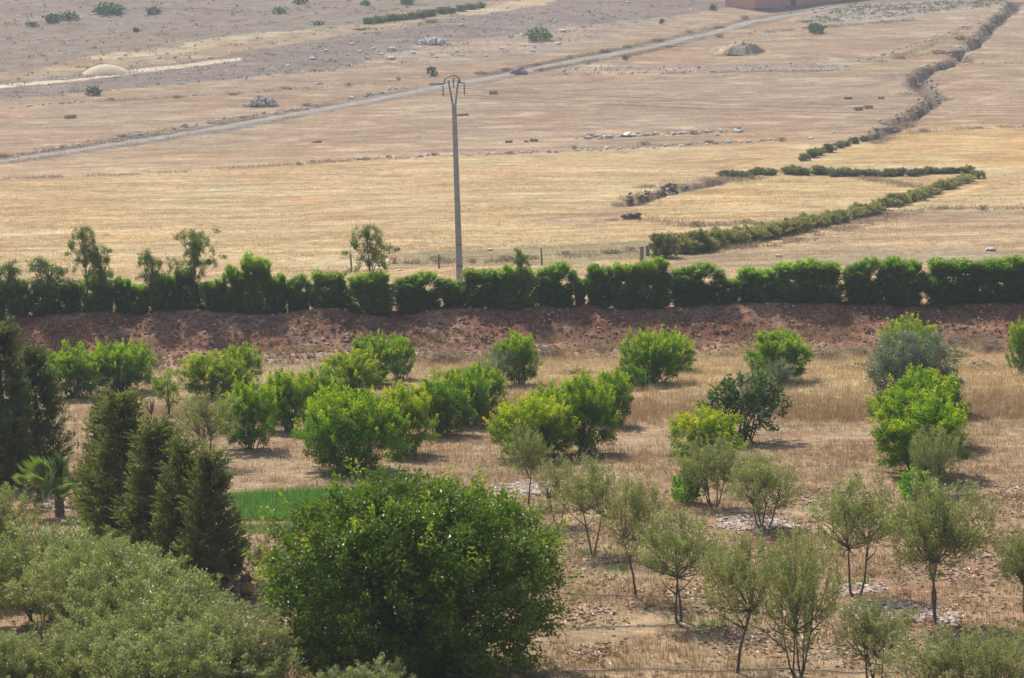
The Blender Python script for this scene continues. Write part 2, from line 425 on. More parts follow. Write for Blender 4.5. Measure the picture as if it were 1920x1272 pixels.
    C = np.where(ok, C * (1 + np.array((.09, .115, .18)) * np.clip(t_ * 1.6, -1, 1)), C)
    # large-scale mottling of ripeness and straw left lying
    k = fbm(x / 9, y / 4, 51, 3)[..., None]
    C *= 1 + .18 * k + .16 * fbm(x / 2.2, y / 1.6, 53, 3)[..., None]
    s = (sstep(.25, .5, fbm(x / 5 + y / 12, y / 3.2, 61, 3)) * .5)[..., None]
    C = C * (1 - s) + np.array((.54, .43, .27)) * s * (C[..., :1] > .31) + C * s * (C[..., :1] <= .31)
    C = C * (1 - .12 * sstep(230, 330, y)[..., None])
    far = sstep(560, 700, y)[..., None]
    return C * (1 - far) + np.array(MAUVE) * far

def orchard_colour(x, y):
    C = np.empty(x.shape + (3,)); C[:] = (.31, .22, .132)
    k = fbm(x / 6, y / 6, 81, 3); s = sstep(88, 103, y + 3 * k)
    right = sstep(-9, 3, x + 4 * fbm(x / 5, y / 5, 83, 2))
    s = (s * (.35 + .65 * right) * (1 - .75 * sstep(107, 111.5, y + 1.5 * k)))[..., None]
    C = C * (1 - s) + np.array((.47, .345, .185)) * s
    p = sstep(.15, .5, fbm(x / 2.5, y / 2.5, 85, 3))[..., None] * .6
    C = C * (1 - p) + np.array((.25, .145, .09)) * p
    p = sstep(.1, .5, fbm(x / 1.8, y / 1.4, 87, 3))[..., None] * .5
    return C * (1 - p) + np.array((.42, .30, .195)) * p

def bank_colour(x, y):
    C = np.empty(x.shape + (3,)); C[:] = (.215, .10, .062)
    k = fbm(x / 2.5, y / 2, 91, 3)
    p = sstep(-.1, .5, k)[..., None] * .7
    C = C * (1 - p) + np.array((.36, .215, .14)) * p
    lo = (1 - sstep(112, 115, y + .9 * k))[..., None]
    C = C * (1 - lo) + np.array((.36, .26, .18)) * lo
    hi = sstep(121, 123.5, y)[..., None]
    return C * (1 - hi) + np.array((.47, .33, .185)) * hi

def sheet(name, ys, halfw, nx, colour, mat):
    ys = np.asarray(ys); u = np.linspace(-1, 1, nx)
    X = u[None, :] * halfw(ys)[:, None]; Y = np.repeat(ys[:, None], nx, 1)
    Z = height(X, Y)
    ny = len(ys); idx = np.arange(ny * nx).reshape(ny, nx)
    f = np.stack([idx[:-1, :-1], idx[:-1, 1:], idx[1:, 1:], idx[1:, :-1]], -1).reshape(-1, 4)
    v = np.stack([X, Y, Z], -1).reshape(-1, 3)
    return struct(link(name, make_mesh(name, v, f, None, mat, True, colour(X, Y).reshape(-1, 3))))

hw = lambda y: 60 + .30 * np.maximum(y, 0)
M_soil_near = soil_mat('orchard_soil', 5.0, (.5, 1.2, 1), .03, .38)
M_soil_bank = soil_mat('bank_soil', 4.0, (1, 1, 1), .06, .42)
M_soil_far = soil_mat('stubble_soil', 1.6, (.2, .5, .5), .2, .34)
sheet('orchard_ground', np.concatenate([np.linspace(-60, 44, 40), np.arange(45, 110.1, .25)]), hw, 330, orchard_colour, M_soil_near)
sheet('earth_bank', np.arange(110, 124.01, .14), hw, 820, bank_colour, M_soil_bank)
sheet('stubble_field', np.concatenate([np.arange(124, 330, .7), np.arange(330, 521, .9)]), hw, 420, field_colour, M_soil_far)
sheet('hillside', np.concatenate([np.arange(519.5, 640, 4), np.arange(640, 1101, 20)]), hw, 160, lambda x, y: np.broadcast_to(np.array(MAUVE), x.shape + (3,)), M_soil_far)

def strip(name, pts, width, mat, lift=.06, step=1.5):
    g = [ground(*p) for p in pts]
    P = []
    for a, b in zip(g[:-1], g[1:]):
        n = max(2, int((b - a).length / step))
        for i in range(n): P.append(a.lerp(b, i / n))
    P = np.array([tuple(p) for p in P])
    k = 9; pad = np.pad(P, ((k, k), (0, 0)), 'edge'); P = np.stack([np.convolve(pad[:, c], np.ones(2 * k + 1) / (2 * k + 1), 'valid') for c in range(3)], 1)
    T = np.gradient(P[:, :2], axis=0); T = unit(T); Nn = np.stack([-T[:, 1], T[:, 0]], 1)
    rows = []
    for s in (-1, -.5, 0, .5, 1):
        w = width / 2 * s * (1 + .2 * vnoise(np.arange(len(P)) / 4, np.full(len(P), s * 7.), 5))
        xy = P[:, :2] + Nn * w[:, None]
        z = height(xy[:, 0], xy[:, 1]) + (lift if abs(s) < 1 else -.02) + (.03 if s == 0 else 0)
        rows.append(np.concatenate([xy, z[:, None]], 1))
    n = len(P); v = np.concatenate(rows); f = []
    for r in range(4):
        for i in range(n - 1): f.append((r * n + i, r * n + i + 1, (r + 1) * n + i + 1, (r + 1) * n + i))
    return struct(link(name, make_mesh(name, v, np.array(f), None, mat, True)))
strip('dirt_track', TRACK, 3.0, M_track)

# ------------------------------------------------------------------ plant prototypes (meshes)
def blob_points(n, r, cen, rad, bias=.35, lump=.18, power=2.0, zmin=.1, seed=0):
    """points through a lumpy crown, more of them near its skin; power>2 makes it boxier"""
    d = unit(r.normal(size=(n, 3)))
    q = (np.abs(d) ** power).sum(1) ** (-1 / power)
    lum = 1 + lump * (np.sin(d[:, 0] * 3.1 + seed) * np.cos(d[:, 1] * 2.7 + seed * 2) + .6 * np.sin(d[:, 2] * 5 + d[:, 0] * 4 + seed * 3))
    rr = r.random(n) ** bias
    p = np.array(cen) + d * (q * lum * rr)[:, None] * np.array(rad)
    p[:, 2] = np.where(p[:, 2] < zmin, zmin + r.random(n) * .35, p[:, 2])
    return p, d, rr

def twig_leaves(P, A, n, tl, spread, L, Wd, r, ang=.9, droop=0.0, vbase=0.0, vtip=.55, geo=None, up=.6):
    """n leaves along a twig from each P in direction A"""
    m = len(P); A = unit(A)
    t = r.random((m, n, 1))
    q = P[:, None, :] + A[:, None, :] * t * tl + r.normal(size=(m, n, 3)) * spread * (1 - .5 * t)
    q[..., 2] -= droop * t[..., 0] ** 2 * tl
    D = A[:, None, :] + r.normal(size=(m, n, 3)) * ang
    D[..., 2] -= droop
    tone = r.random((m, 1)) * .35
    v = np.clip(vbase + vtip * t[..., 0] * (.4 + .6 * r.random((m, n))) + tone, 0, 1)
    k = m * n
    V, Fq = leaves(q.reshape(k, 3), D.reshape(k, 3), L * (.7 + .6 * r.random(k)), Wd * (.7 + .6 * r.random(k)), r, up=up)
    V[:, 2] = np.maximum(V[:, 2], .02)
    geo.add(V, Fq, np.repeat(v.reshape(k), 4))

def stems_to(geo, r, pts, base_r=.03, base_spread=.12, n=8, seg=5, z0=-.08, wob=.06):
    for i in range(n):
        b = np.array([r.normal() * base_spread, r.normal() * base_spread, z0])
        e = pts[r.integers(len(pts))]
        m = b * .45 + e * .55 + r.normal(size=3) * wob; m[2] += .05
        k = b * .8 + e * .2 + r.normal(size=3) * wob * .5; k[2] = max(k[2], .08)
        v, f = tube([b, k, m, e], [base_r, base_r * .8, base_r * .5, base_r * .15], seg); geo.add(v, f, r.random())

def proto_shrub(seed, leaf=L_shrub, nc=230, nl=88, L=.08, Wd=.036, cen=(0, 0, 1.02), rad=(1.12, 1.12, 1.08), shoots=34, zmin=.12, lump=.17, nstem=12):
    r = np.random.default_rng(seed); g = Geo()
    P, d, rr = blob_points(nc, r, cen, rad, .4, lump, 2.2, zmin, seed)
    A = d * .9 + np.array([0, 0, .75]) + r.normal(size=d.shape) * .25
    P = P - d * .12; ft = P[:, 2] < .75; P[ft, 2] = .08 + (P[ft, 2] - .08) * .85
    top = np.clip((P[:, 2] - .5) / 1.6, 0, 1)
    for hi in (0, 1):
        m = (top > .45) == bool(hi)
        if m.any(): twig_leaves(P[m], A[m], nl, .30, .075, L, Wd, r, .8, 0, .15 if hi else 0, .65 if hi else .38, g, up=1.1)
    # upright young shoots that break the outline
    P2, d2, _ = blob_points(shoots, r, cen, rad, .02, lump, 2.2, .6, seed)
    m = d2[:, 2] > -.25
    twig_leaves(P2[m] - d2[m] * .1, d2[m] * .7 + np.array([0, 0, 1.0]), 26, .42, .035, L * .95, Wd * .9, r, .6, 0, .35, .65, g)
    t = Geo(); stems_to(t, r, P, .035, .16, nstem)
    return t.mesh('trunk', M_bark), g.mesh('crown', leaf), dims(g)

def proto_small_tree(seed):
    r = np.random.default_rng(seed); g = Geo(); t = Geo()
    P, d, _ = blob_points(70, r, (0, 0, 1.35), (.55, .55, .85), .5, .2, 2, .5, seed)
    twig_leaves(P, d + np.array([0, 0, .4]), 45, .26, .07, .08, .04, r, .9, .1, .1, .6, g)
    v, f = tube([(0, 0, -.1), (.03, 0, .4), (-.02, .02, 1.0), (.02, 0, 1.8)], [.06, .05, .04, .012], 7); t.add(v, f)
    stems_to(t, r, P, .02, .03, 7, z0=.45)
    return t.mesh('trunk', M_bark), g.mesh('crown', L_shrub), dims(g)

def proto_sapling(seed):
    r = np.random.default_rng(seed); g = Geo(); t = Geo()
    tips = []
    for i in range(9):
        a = i * .7 + r.random(); e = np.array([math.cos(a) * .32 * r.random(), math.sin(a) * .3, .8 + .6 * r.random()])
        v, f = tube([(0, 0, -.1), (0, 0, .3), e * .6, e], [.03, .024, .014, .005], 5); t.add(v, f); tips.append(e)
    P = np.array(tips); twig_leaves(P, P * .2 + np.array([0, 0, .3]), 7, .15, .05, .06, .02, r, .9, 0, .2, .5, g)
    return t.mesh('trunk', M_bark), g.mesh('crown', L_olive), dims(g)

def proto_olive(seed, nstem=3, nc=200, nl=40, crown=(0, 0, 1.75), rad=(1.15, 1.1, 1.05), clear=.6, dense=1.0, leaf=L_olive, upw=1.0, L=.085, Wd=.024):
    r = np.random.default_rng(seed); g = Geo(); t = Geo()
    n = int(nc * dense)
    P, d, rr = blob_points(n, r, crown, rad, .5, .2, 2, clear, seed)
    # a vase: low points pulled in towards the stems
    k = np.clip((P[:, 2] - clear * .5) / .8, .25, 1); P[:, 0] *= .45 + .55 * k; P[:, 1] *= .45 + .55 * k
    A = d * .6 + np.array([0, 0, upw]) + r.normal(size=d.shape) * .3
    twig_leaves(P - d * .1, A, nl, .42, .06, L, Wd, r, .6, 0, .0, .7, g, up=.5)
    forks = []
    for i in range(nstem):
        a = i * 6.28 / nstem + r.random() * 1.2
        b = np.array([math.cos(a) * .05 * (nstem > 1), math.sin(a) * .05 * (nstem > 1), -.1])
        f1 = np.array([math.cos(a) * (.12 + .12 * (nstem > 1)), math.sin(a) * (.12 + .12 * (nstem > 1)), clear * (.55 + .2 * r.random())])
        f2 = np.array([math.cos(a + .3) * .42, math.sin(a + .3) * .42, clear + .45 + .2 * r.random()])
        f3 = np.array([math.cos(a + .2) * .55, math.sin(a + .2) * .55, crown[2] + .5])
        w = .04 if nstem > 1 else .055
        v, f = tube([b, (b + f1) / 2 + r.normal(size=3) * .025, f1, f2, f3], [w, w * .85, w * .72, w * .45, .008], 7); t.add(v, f)
        forks += [f1, f2, (f1 + f2) / 2]
    for i in range(34):
        e = P[r.integers(n)]; b = forks[np.argmin([np.linalg.norm(e - q) + r.random() * .5 for q in forks])]
        m = (b + e) / 2 + r.normal(size=3) * .06
        v, f = tube([b, m, e + (e - m) * .15], [.022, .013, .004], 4); t.add(v, f)
    return t.mesh('trunk', M_bark), g.mesh('crown', leaf), dims(g)

def proto_hedge(seed, gap=.0):
    r = np.random.default_rng(seed); g = Geo()
    n = 430; a = r.random(n) * 6.283; q = r.random(n) ** .35
    z = -.15 + 2.5 * r.random(n); sh = np.clip((2.55 - z) / .5, .35, 1) ** .5 * (.88 + .12 * np.sin(z * 3 + seed))
    c, s_ = np.cos(a), np.sin(a); k = (np.abs(c) ** 4 + np.abs(s_) ** 4) ** -.25
    P = np.stack([c * k * q * sh * .86, s_ * k * q * sh * .6, z], 1)
    P[:, 2] += np.where(z > 1.7, .15 * np.sin(P[:, 0] * 4 + seed), 0)
    d = np.stack([c * k, s_ * k, np.clip((z - 1.7) * 1.5, -.2, 1.2)], 1); d = unit(d) * q[:, None]
    A = d * .6 + np.array([0, 0, .8]) + r.normal(size=d.shape) * .2
    top = P[:, 2] > 1.9
    twig_leaves(P[~top] - d[~top] * .15, A[~top], 58, .28, .08, .105, .034, r, .75, 0, 0, .45, g)
    twig_leaves(P[top] - d[top] * .15, A[top], 62, .34, .07, .105, .032, r, .65, 0, .25, .75, g, up=1.0)
    t = Geo(); stems_to(t, r, P, .03, .28, 12)
    return t.mesh('trunk', M_bark), g.mesh('crown', L_hedge), (np.ptp(np.percentile(np.concatenate(g.v)[:, 0], (1, 99))), dims(g)[1])

def proto_euc(seed, hgt=5.0, crown_w=1.0, n=38, low=.5):
    r = np.random.default_rng(seed); g = Geo(); t = Geo()
    lean = r.normal() * .12
    tr = [np.array([lean * s ** 2 + .05 * math.sin(s * 5 + seed), .04 * math.cos(s * 4), -.1 + s * hgt * .97]) for s in np.linspace(0, 1, 8)]
    v, f = tube(tr, np.linspace(.05, .012, 8), 6); t.add(v, f)
    P = []; lobes = []
    for q in range(6):
        f = q / 5; a = q * 2.4 + r.random() * 1.5; w = crown_w * (.75 - .6 * f) * (.5 + .6 * r.random())
        lobes.append((np.array([math.cos(a) * w, math.sin(a) * w * .8, hgt * (low + (1 - low) * (.15 + .78 * f))]), .16 + .2 * r.random()))
    for i in range(n):
        c, sg = lobes[r.integers(6)]; e = c + r.normal(size=3) * sg * np.array([1, 1, 1.5]) * crown_w
        e[2] = min(e[2], hgt * 1.0); k = tr[max(1, min(7, int(e[2] / hgt * 7) - 1))]
        P.append(e); m = (k + e) / 2; m[2] -= .05
        v, f = tube([k, m, e], [.014, .009, .004], 4); t.add(v, f)
    P = np.array(P)
    twig_leaves(P, r.normal(size=P.shape) * .5 + np.array([0, 0, -.3]), 120, .44, .11, .13, .034, r, .5, .5, .1, .55, g, up=.1)
    return t.mesh('trunk', M_bark), g.mesh('crown', L_euc), dims(g)

def proto_cypress(seed, rad=.62, hgt=4.0, n=480):
    r = np.random.default_rng(seed); g = Geo(); t = Geo()
    s = r.random(n) ** 1.25; a = r.random(n) * 6.283
    prof = np.minimum(1, (s + .06) * 5) * (1 - s) ** 1.15 + .015
    prof *= 1 + .22 * np.sin(a * 3 + s * 9 + seed) + .12 * np.sin(a * 7 + s * 22)
    rr = rad * prof * (.45 + .55 * r.random(n) ** .5)
    P = np.stack([np.cos(a) * rr, np.sin(a) * rr, .12 + s * hgt * .93], 1)
    A = np.stack([np.cos(a) * .6, np.sin(a) * .6, np.full(n, 1.0)], 1) + r.normal(size=(n, 3)) * .22
    twig_leaves(P, A, 30, .52, .045, .11, .03, r, .35, 0, 0, .7, g, up=.3)
    v, f = tube([(0, 0, -.1), (0, 0, hgt * .5), (0, 0, hgt * .97)], [.09, .05, .01], 7); t.add(v, f)
    return t.mesh('trunk', M_bark), g.mesh('crown', L_cyp), dims(g)

def proto_carob(seed):
    r = np.random.default_rng(seed); g = Geo(); t = Geo()
    lobes = [((0, 0, 1.75), (2.75, 2.5, 2.15), 900), ((-1.3, -.3, 2.4), (1.35, 1.4, 1.25), 150), ((1.2, -.2, 2.2), (1.45, 1.5, 1.3), 150), ((.1, -.9, 2.1), (1.5, 1.4, 1.4), 120), ((-.3, .2, 3.0), (1.2, 1.3, .85), 80)]
    allP = []
    for c, ra, n in lobes:
        P, d, rr = blob_points(n, r, c, ra, .26, .045, 2.5, .12, seed + n)
        allP.append(P); A = d * .7 + np.array([0, 0, .3]) + r.normal(size=d.shape) * .5
        twig_leaves(P - d * .2, A, 60, .32, .12, .088, .05, r, .85, .15, 0, .6, g, up=.9)
        P2, d2, _ = blob_points(n // 14, r, c, ra, .03, .06, 2.3, .5, seed + n)
        twig_leaves(P2, d2 + np.array([0, 0, .5]), 24, .4, .06, .085, .045, r, .7, 0, .3, .65, g)
    P = np.concatenate(allP)
    for i in range(5):
        a = i * 1.3; e = np.array([math.cos(a) * 1.2, math.sin(a) * 1.1, 2.4])
        v, f = tube([(math.cos(a) * .12, math.sin(a) * .12, -.1), (math.cos(a) * .35, math.sin(a) * .35, .8), e, e * 1.25], [.14, .11, .06, .02], 8); t.add(v, f)
    stems_to(t, r, P, .05, .25, 26)
    return t.mesh('trunk', M_bark), g.mesh('crown', L_carob), (np.ptp(np.percentile(np.concatenate(g.v)[:, 0], (1, 99))), dims(g)[1])

def proto_scrub(seed, leaf=L_far, n=80, nl=40, L=.12, Wd=.06, rad=(.75, .65, .55)):
    r = np.random.default_rng(seed); g = Geo(); t = Geo()
    P, d, _ = blob_points(n, r, (0, 0, rad[2] * .85), rad, .4, .25, 2, .06, seed)
    twig_leaves(P - d * .1, d + np.array([0, 0, .6]), nl, .26, .09, L, Wd, r, .8, 0, .05, .6, g)
    stems_to(t, r, P, .02, .1, 6, 4)
    return t.mesh('trunk', M_bark), g.mesh('crown', leaf), dims(g)

PR = {}
PR['shrub'] = [proto_shrub(s) for s in (11, 12, 13, 14, 15)]
PR['wide'] = [proto_shrub(21, nc=400, nl=84, rad=(1.6, 1.4, 1.05), shoots=60, nstem=18)]
PR['fig'] = [proto_shrub(31, L_fig, 120, 30, .13, .075, (0, 0, 1.15), (1.1, 1.0, 1.05), 26, .2, .28)]
PR['grey'] = [proto_shrub(41, L_bluegrey, 420, 70, .075, .024, (0, 0, 1.2), (1.15, 1.15, 1.2), 30, .12, .1), proto_shrub(42, L_bluegrey, 220, 60, .06, .017, (0, 0, 1.05), (1.1, 1.1, 1.1), 40, .15, .14)]
PR['small'] = [proto_small_tree(51)]; PR['sapling'] = [proto_sapling(52)]
PR['olive'] = [proto_olive(61, 3), proto_olive(62, 2, rad=(1.2, 1.1, 1.0)), proto_olive(63, 4, crown=(0, 0, 1.7), clear=.55), proto_olive(64, 2, dense=.75)]
PR['olive1'] = [proto_olive(71, 1, crown=(0, 0, 1.95), clear=.85), proto_olive(72, 2, dense=1.9, rad=(1.3, 1.2, 1.05), crown=(0, 0, 1.95), clear=.85)]
PR['olivebush'] = [proto_olive(81, 6, dense=3.2, nl=62, crown=(0, 0, 1.35), rad=(1.5, 1.4, 1.3), clear=.1), proto_olive(82, 6, dense=3.2, nl=62, crown=(0, 0, 1.4), rad=(1.45, 1.4, 1.3), clear=.2)]
PR['oliveopen'] = [proto_olive(83, 5, dense=1.5, nl=40, crown=(0, 0, 1.5), rad=(1.45, 1.3, 1.2), clear=.3), proto_olive(84, 4, dense=1.5, nl=40, crown=(0, 0, 1.55), rad=(1.35, 1.25, 1.2), clear=.35)]
PR['hedge'] = [proto_hedge(s) for s in (91, 92, 93, 94)]
PR['euc'] = [proto_euc(101, 5.2, .95, 44, .6), proto_euc(102, 5.0, 1.25, 60, .48), proto_euc(103, 4.0, .9, 40, .42)]
PR['cypress'] = [proto_cypress(111), proto_cypress(112, .66), proto_cypress(113, .58)]
PR['carob'] = [proto_carob(121)]
PR['scrub'] = [proto_scrub(s) for s in (131, 132, 133)]
PR['farbush'] = [proto_scrub(141, L_fig, 60, 40, .16, .08, (1.3, 1.1, .8)), proto_scrub(142, L_fig, 60, 40, .16, .08, (1.5, 1.0, .7))]
PR['dryscrub'] = [proto_scrub(151, M_weedgrey, 50, 26, .16, .03)]
PR['vine'] = [proto_scrub(161, L_vine, 44, 26, .12, .085, (.7, .6, .42))]
used = {}
def plant(kind, name, p, w, h, label, cat, group=None, tint=(1, 1, 1), rz=None, idx=None, depth=None):
    """a plant of w x h metres standing at p"""
    L = PR[kind]; k = used.get(kind, 0); used[kind] = k + 1
    tm, cm, (pw, ph) = L[(k if idx is None else idx) % len(L)]
    if rz is None: rz = (k * 2.4) % 6.28
    sx = w / pw; sy = sx if depth is None else depth / pw
    o = thing(name, (p[0], p[1], p[2]), label, cat, group, rz, (sx, sy, h / ph))
    link('trunk', tm, o); c = link('crown', cm, o)
    c.color = (*tint, 1)
    return o
def plant_px(kind, name, px, py, wpx, hpx, label, cat='shrub', group=None, tint=(1, 1, 1), **kw):
    p = ground(px, py); s = scale_at(p)
    return plant(kind, name, p, wpx / s, hpx / s, label, cat, group, tint, **kw)

# ------------------------------------------------------------------ orchard shrubs
Gm, Gy = (1.0, 1.08, .9), (1.35, 1.2, .8)
R2 = 'leafy green shrub midway along the row that starts beside the many-stemmed grey olive'
R3 = 'leafy green shrub midway along the row headed by the biggest round shrub'
ORCH = [
 ('shrub', 135, 746, 100, 98, 'bright green round shrub at the foot of the bank, next to the tall dark conifers', Gm, None),
 ('wide', 226, 733, 120, 88, 'broad bright green shrub below the sunlit patch of bank, touching a rounder one', Gm, None),
 ('shrub', 400, 745, 110, 84, 'green shrub with yellow leaf tips close behind the small single-trunk tree', Gy, None),
 ('shrub', 456, 722, 66, 72, 'small green shrub nearest the bank behind the yellow-tipped one', Gm, None),
 ('shrub', 465, 842, 108, 122, 'tall green shrub with bare stems at its foot beside the many-stemmed grey olive', Gm, None),
 ('shrub', 540, 808, 95, 110, R2, Gm, 'shrubs in the second row'),
 ('shrub', 592, 778, 86, 88, R2, Gm, 'shrubs in the second row'),
 ('shrub', 660, 747, 98, 86, 'yellowish green shrub in front of the two bank-side shrubs of its row', Gy, None),
 ('shrub', 704, 720, 88, 90, 'fresh green shrub with upright shoots at the bank, left half of a touching pair', Gm, None),
 ('shrub', 750, 709, 54, 78, 'narrow fresh green shrub at the bank, right half of a touching pair', Gm, None),
 ('wide', 657, 882, 190, 148, 'biggest round green orchard shrub, heading its row above the green crop patch', Gm, None),
 ('shrub', 760, 853, 96, 128, 'green shrub on a short dark trunk just behind the biggest round shrub', Gy, None),
 ('shrub', 822, 815, 102, 112, R3, Gm, 'shrubs in the third row'),
 ('shrub', 872, 796, 92, 106, R3, Gm, 'shrubs in the third row'),
 ('shrub', 908, 783, 72, 98, 'green shrub at the far end of the row headed by the biggest round shrub', Gm, None),
 ('shrub', 972, 721, 82, 94, 'green shrub behind a pale grey bush near the middle of the bank foot', Gm, None),
 ('wide', 1000, 858, 162, 112, 'yellow-green spreading shrub with a small grey olive in front of it', Gy, None),
 ('shrub', 1098, 850, 106, 142, 'tall dense green shrub on the shaded side of the spreading yellow-green one', Gm, None),
 ('shrub', 1040, 808, 80, 88, 'green shrub half hidden behind the spreading yellow-green one', Gm, None),
 ('shrub', 1147, 798, 78, 102, 'green shrub behind the tall dense one at the edge of the golden grass', Gm, None),
 ('vine', 1186, 730, 48, 46, 'small pale green bush leaning against a larger shrub near the bank', (.75, .8, .8), None),
 ('wide', 1226, 718, 118, 94, 'wide green shrub at the foot of the bank with a pale small bush beside it', Gm, None),
 ('shrub', 1268, 694, 66, 66, 'shrub hidden behind the wide green one against the bank', Gy, None),
 ('shrub', 1328, 882, 140, 112, 'yellow-green shrub with reddish tips behind the grey olives and the vine stake', Gy, None),
 ('fig', 1397, 828, 140, 122, 'dark large-leaved open bush behind the yellow-green shrub', Gm, None),
 ('vine', 1432, 728, 42, 36, 'small bright yellow-green bush in front of a round shrub by the bank', (.85, .8, .8), None),
 ('shrub', 1461, 715, 108, 92, 'round solitary green shrub with a tiny grey bush at its foot', Gm, None),
 ('shrub', 1705, 690, 96, 92, 'yellow-green shrub topping the big blue-grey bush from behind', Gy, None),
 ('shrub', 1727, 838, 160, 142, 'green shrub with scattered orange flowers between blue-grey bush and a nearer shrub', Gm, None),
 ('shrub', 1726, 892, 170, 150, 'large green shrub with orange flowers behind the single grey olive', Gm, None),
 ('shrub', 1922, 700, 62, 95, 'green shrub on a dark stem past the pale straw heaps at the bank', Gm, None),
]
M_flower = attr_mat('orange_petal', [(.6, .10, .02), (.7, .2, .03)])
def flowers(o, seed):
    r = np.random.default_rng(seed); P, d, _ = blob_points(11, r, (0, 0, 1.1), (1.15, 1.15, 1.08), .05, .1, 2.2, .7, seed); g = Geo()
    V, Fq = leaves(P, d, .12, .09, r); g.add(V, Fq, np.repeat(r.random(11), 4)); c = link('flowers', g.mesh('flowers', M_flower), o); c['kind'] = 'stuff'
for k, px, py, w, h, lab, tint, grp in ORCH:
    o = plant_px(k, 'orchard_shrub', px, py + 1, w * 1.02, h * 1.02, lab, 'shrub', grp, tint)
    if 'orange' in lab: flowers(o, px)
plant_px('small', 'orchard_tree', 316, 779, 56, 88, 'small orchard tree with a single trunk and its shadow on dry grass', 'tree')
plant_px('sapling', 'sapling', 284, 790, 30, 62, 'thin almost bare sapling beside the small single-trunk tree', 'sapling')
for px, py, w, h, i, lab in [
 (932, 724, 78, 72, 1, 'pale grey bush in front of a green shrub at the bank foot'),
 (1418, 770, 70, 80, 1, 'grey bush wedged behind the dark large-leaved bush'),
 (1462, 726, 50, 54, 1, 'tiny grey bush at the foot of the round solitary shrub'),
 (1712, 775, 158, 152, 0, 'big blue-grey rounded bush between yellow-green and green shrubs')]:
    plant_px('grey', 'grey_bush', px, py, w, h, lab, 'bush', None, (1, 1, 1), idx=i)

# ------------------------------------------------------------------ olives
OL = [
 ('olive', 390, 876, 98, 140, 'many-stemmed grey olive at the front of a shrub row behind the conifers', 2),
 ('olive1', 990, 948, 84, 146, 'small grey olive at the ring of pale stones below the yellow-green shrub', 0),
 ('olive', 1046, 985, 90, 125, 'sparse young olive next to the olive at the pale stone ring', 3),
 ('olive', 1110, 1042, 132, 182, 'silvery olive with slanting trunk beside low green weeds', 1),
 ('olive1', 1194, 1122, 122, 228, 'olive on one straight thin trunk with its shadow across a drip hose', 0),
 ('olive', 1274, 1168, 172, 208, 'silver-leaved olive with forked trunk beside the straight-trunked one', 1),
 ('oliveopen', 1338, 952, 134, 128, 'grey olive in front of the yellow-green shrub with reddish tips', 0),
 ('oliveopen', 1432, 992, 144, 138, 'broad low olive growing out of the pale stone heap', 1),
 ('olive1', 1382, 1262, 158, 252, 'olive with clear single trunk rising from a drip hose', 0),
 ('oliveopen', 1494, 1275, 180, 275, 'dense tall olive with stems reaching down beside the single-trunk one', 0),
 ('olive', 1606, 1118, 160, 224, 'open grey olive with V-shaped stems over a stony ring', 1),
 ('olive1', 1756, 1168, 190, 264, 'dense round-headed olive on forked dark trunk in a ring of pale stones', 1),
 ('oliveopen', 1752, 926, 100, 122, 'single grey olive in front of the large flowering green shrub', 0),
 ('olive', 1640, 1300, 150, 176, 'young olive with whippy shoots between dense olives', 2),
 ('olive1', 1925, 1165, 110, 172, 'olive cut by the frame past the round-headed olive', 1),
 ('oliveopen', 1770, 1352, 190, 172, 'low bushy olive below the ring of pale stones', 1),
 ('oliveopen', 1890, 1362, 200, 182, 'low bushy olive touching the one below the stone ring', 0),
 ('olivebush', -25, 1120, 160, 208, 'grey-green olive below the fan palms with bare stems at its foot', 0),
 ('olivebush', 150, 1196, 210, 195, 'olive in the leaning grey row, second below the fan palms', 1),
 ('olivebush', 280, 1272, 270, 215, 'olive in the leaning grey row, third below the fan palms', 0),
 ('olivebush', 425, 1352, 220, 200, 'olive in the leaning grey row nearest the withered palm', 1),
 ('olivebush', 78, 1172, 180, 178, 'olive squeezed between first and second of the leaning grey row', 1),
 ('olivebush', 205, 1235, 230, 215, 'olive squeezed between second and third of the leaning grey row', 0),
 ('olivebush', 338, 1312, 235, 205, 'olive squeezed between third of the leaning grey row and the withered palm end', 1),
 ('olivebush', 190, 1340, 220, 175, 'low olive in front of the leaning grey row beside the bare soil', 0),
 ('olivebush', 300, 1390, 240, 195, 'wide low olive in front of the withered palm end of the grey row', 1),
 ('olivebush', 680, 1372, 180, 122, 'low olive top in front of the big dark round tree', 0),
 ('olivebush', 10, 1345, 170, 150, 'small olive beyond the bare soil under the grey row', 1),
]
for k, px, py, w, h, lab, i in OL:
    plant_px(k, 'olive_tree', px, py, w * (1.08 if px < 700 else .98), h * 1.02, lab, 'olive tree', None, (1, 1, 1), idx=i)
pc = ground(776, 1272)
plant('carob', 'carob_tree', pc, 512 / scale_at(pc), 368 / scale_at(pc), 'big dense dark green round-headed tree with glossy leaves', 'tree', rz=.15)

# ------------------------------------------------------------------ conifers
CY = [
 (8, 905, 125, 300, 'tallest dark conifer, standing left of a shorter one above the fan palms'),
 (72, 890, 118, 240, 'dark conifer right beside the tallest one above the fan palms'),
 (30, 915, 80, 130, 'short olive-green conifer in front of the two tall dark ones'),
 (202, 1005, 108, 258, 'conifer at the palm end of the clump of five'),
 (240, 1025, 160, 290, 'tallest conifer of the clump of five'),
 (302, 1062, 150, 272, 'middle conifer of the clump of five'),
 (354, 1085, 138, 262, 'conifer of the clump of five, next to the last one'),
 (400, 1106, 122, 262, 'last conifer of the clump of five, beside the green crop patch'),
]
for i, (px, py, w, h, lab) in enumerate(CY):
    plant_px('cypress', 'conifer', px, py, w, h, lab, 'conifer', None, (.8, .85, .9) if i < 2 else (1.15, 1.1, 1))

